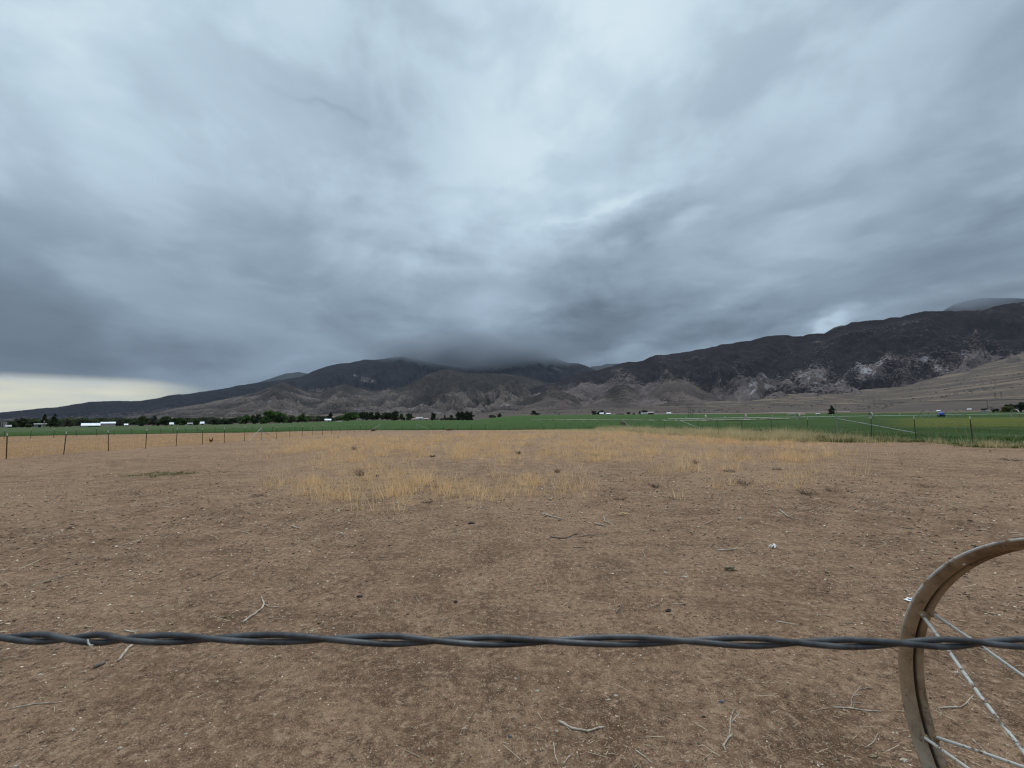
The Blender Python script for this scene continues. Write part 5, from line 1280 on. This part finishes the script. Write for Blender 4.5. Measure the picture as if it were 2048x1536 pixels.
# ------------------------------------------------------------------ hen behind the left fence
p = hit(421.5, 886.5); HS = .95
def skin_body(name, verts, edges, radii, mat, parent=None, root_i=0, sub=2):
    me = bpy.data.meshes.new(name); me.from_pydata(verts, edges, []); o = bpy.data.objects.new(name, me); COL.objects.link(o)
    sk = o.modifiers.new('skin', 'SKIN'); me.skin_vertices[0].data[root_i].use_root = True
    for d, r in zip(me.skin_vertices[0].data, radii): d.radius = r if hasattr(r, '__len__') else (r, r)
    ss = o.modifiers.new('sub', 'SUBSURF'); ss.levels = sub; ss.render_levels = sub
    me.materials.append(mat)
    if parent: o.parent = parent
    return o
hen = thing('hen', 'reddish brown hen standing in dry grass behind the left fence', 'hen', p, R(160))
M_HEN = simple('hen_feathers', (.16, .055, .022), .55, 30, .9)
bv = [(0, 0, .24), (-.10, 0, .25), (-.17, 0, .31), (-.22, 0, .39), (.09, 0, .25), (.14, 0, .32), (.165, 0, .385), (.20, 0, .395), (.225, 0, .388),
      (0, .045, .14), (0, .045, .07), (.0, .045, .012), (.05, .05, .006), (0, -.045, .14), (.02, -.045, .07), (.02, -.045, .012), (.07, -.05, .006)]
be = [(0, 1), (1, 2), (2, 3), (0, 4), (4, 5), (5, 6), (6, 7), (7, 8), (0, 9), (9, 10), (10, 11), (11, 12), (0, 13), (13, 14), (14, 15), (15, 16)]
br_ = [(.10, .105), (.085, .08), (.05, .05), (.03, .05), .08, .045, .036, .028, .008, .03, .011, .011, .008, .03, .011, .011, .008]
skin_body('body', [tuple(c * HS for c in v) for v in bv], be, [tuple(c * HS for c in r) if hasattr(r, '__len__') else r * HS for r in br_], M_HEN, hen)
for s in (-1, 1):
    m = MB(); m.blob((-.03, s * .095, .255), (.20, .035, .11), 4, .1, 10, 7); m.build('wing', simple('hen_wing', (.09, .032, .016), .5, 30) if s < 0 else bpy.data.materials['hen_wing'], hen, True)
m = MB(); m.prism([(.14, .41), (.155, .445), (.165, .43), (.178, .45), (.188, .43), (.2, .44), (.205, .41)], -.006, .006); m.build('comb', simple('red_comb', (.45, .03, .02), .2, 20), hen)
m = MB(); m.prism([(-.20, .33), (-.30, .44), (-.27, .47), (-.22, .46), (-.17, .38)], -.012, .012); m.build('tail', bpy.data.materials['hen_wing'], hen)

# ------------------------------------------------------------------ haze
HAZE = True
if HAZE:
    m = MB(); m.box((0, 0, 0), (40000, 40000, 2600)); hz = m.build('haze', None); hz.location = (0, 0, 1300 - 60)
    hm = bpy.data.materials.new('haze_air'); hm.use_nodes = True; hn = hm.node_tree; hn.nodes.clear()
    vo = hn.nodes.new('ShaderNodeVolumePrincipled'); vo.inputs['Color'].default_value = (.72, .82, 1.0, 1); vo.inputs['Density'].default_value = 1.3e-5; vo.inputs['Anisotropy'].default_value = 0.0
    oo = hn.nodes.new('ShaderNodeOutputMaterial'); hn.links.new(vo.outputs[0], oo.inputs['Volume'])
    hz.data.materials.append(hm); tag(hz, 'thin bluish air over the valley', None, kind='stuff')

# cloud lying on the summits
def summit_cloud(px, py, r, sx, sy, sz, dens, seed):
    az_, te = azel(px, py); c = Vector((r * math.sin(az_), r * math.cos(az_), HC + r * te)); m = MB(); m.blob((0, 0, 0), (2, 2, 2), seed, 0, 24, 14)
    o = m.build('summit_cloud', None, None, True, c); o.scale = (sx, sy, sz); o.rotation_euler = (0, 0, -az_); tag(o, None, None, kind='stuff')
    mt = bpy.data.materials.new('summit_cloud_air'); mt.use_nodes = True; nn = mt.node_tree; nn.nodes.clear()
    tcx = nn.nodes.new('ShaderNodeTexCoord'); ln = nn.nodes.new('ShaderNodeVectorMath'); ln.operation = 'LENGTH'; nn.links.new(tcx.outputs['Object'], ln.inputs[0])
    mp = nn.nodes.new('ShaderNodeMapping'); mp.inputs['Scale'].default_value = (1.6, 1.2, .8); mp.inputs['Location'].default_value = (seed, 0, 0); nn.links.new(tcx.outputs['Object'], mp.inputs[0])
    no = nn.nodes.new('ShaderNodeTexNoise'); no.inputs['Scale'].default_value = 1.6; no.inputs['Detail'].default_value = 4; nn.links.new(mp.outputs[0], no.inputs[0])
    fall = S(nn, ln.outputs['Value']).step(1.0, .1); den_ = fall * S(nn, no.outputs['Fac']).step(.28, .62) * dens
    vo = nn.nodes.new('ShaderNodeVolumePrincipled'); vo.inputs['Color'].default_value = (.49, .54, .61, 1); nn.links.new(den_.s, vo.inputs['Density'])
    oo = nn.nodes.new('ShaderNodeOutputMaterial'); nn.links.new(vo.outputs[0], oo.inputs['Volume']); o.data.materials.append(mt)
SUMMIT_CLOUD = True
if SUMMIT_CLOUD:
    summit_cloud(960, 708, 6600, 2100, 850, 420, .0095, 3)
    summit_cloud(1985, 586, 6300, 1100, 700, 200, .0030, 8)

# ------------------------------------------------------------------ camera and render settings
cd = bpy.data.cameras.new('camera'); cam = bpy.data.objects.new('camera', cd); COL.objects.link(cam); scene.camera = cam
cd.sensor_fit = 'HORIZONTAL'; cd.sensor_width = 36; cd.lens = 36 * FPX / 2048; cd.clip_start = .02; cd.clip_end = 60000
M4 = Matrix.Identity(4)
for i in range(3):
    M4[i][0] = RT[i]; M4[i][1] = UP[i]; M4[i][2] = -FW[i]
M4[2][3] = HC; cam.matrix_world = M4
cd.dof.use_dof = True; cd.dof.focus_distance = 4.0; cd.dof.aperture_fstop = 26.0
scene.view_settings.view_transform = 'Standard'; scene.view_settings.look = 'None'; scene.view_settings.exposure = 0.0; scene.view_settings.gamma = 1
scene.render.engine = 'CYCLES'; cy = scene.cycles
cy.use_denoising = True; cy.filter_width = 1.2; cy.denoising_prefilter = 'ACCURATE'; cy.denoiser = 'OPENIMAGEDENOISE'; cy.max_bounces = 3; cy.diffuse_bounces = 2; cy.glossy_bounces = 2; cy.transmission_bounces = 2; cy.volume_bounces = 1; cy.transparent_max_bounces = 4
cy.sample_clamp_indirect = 4
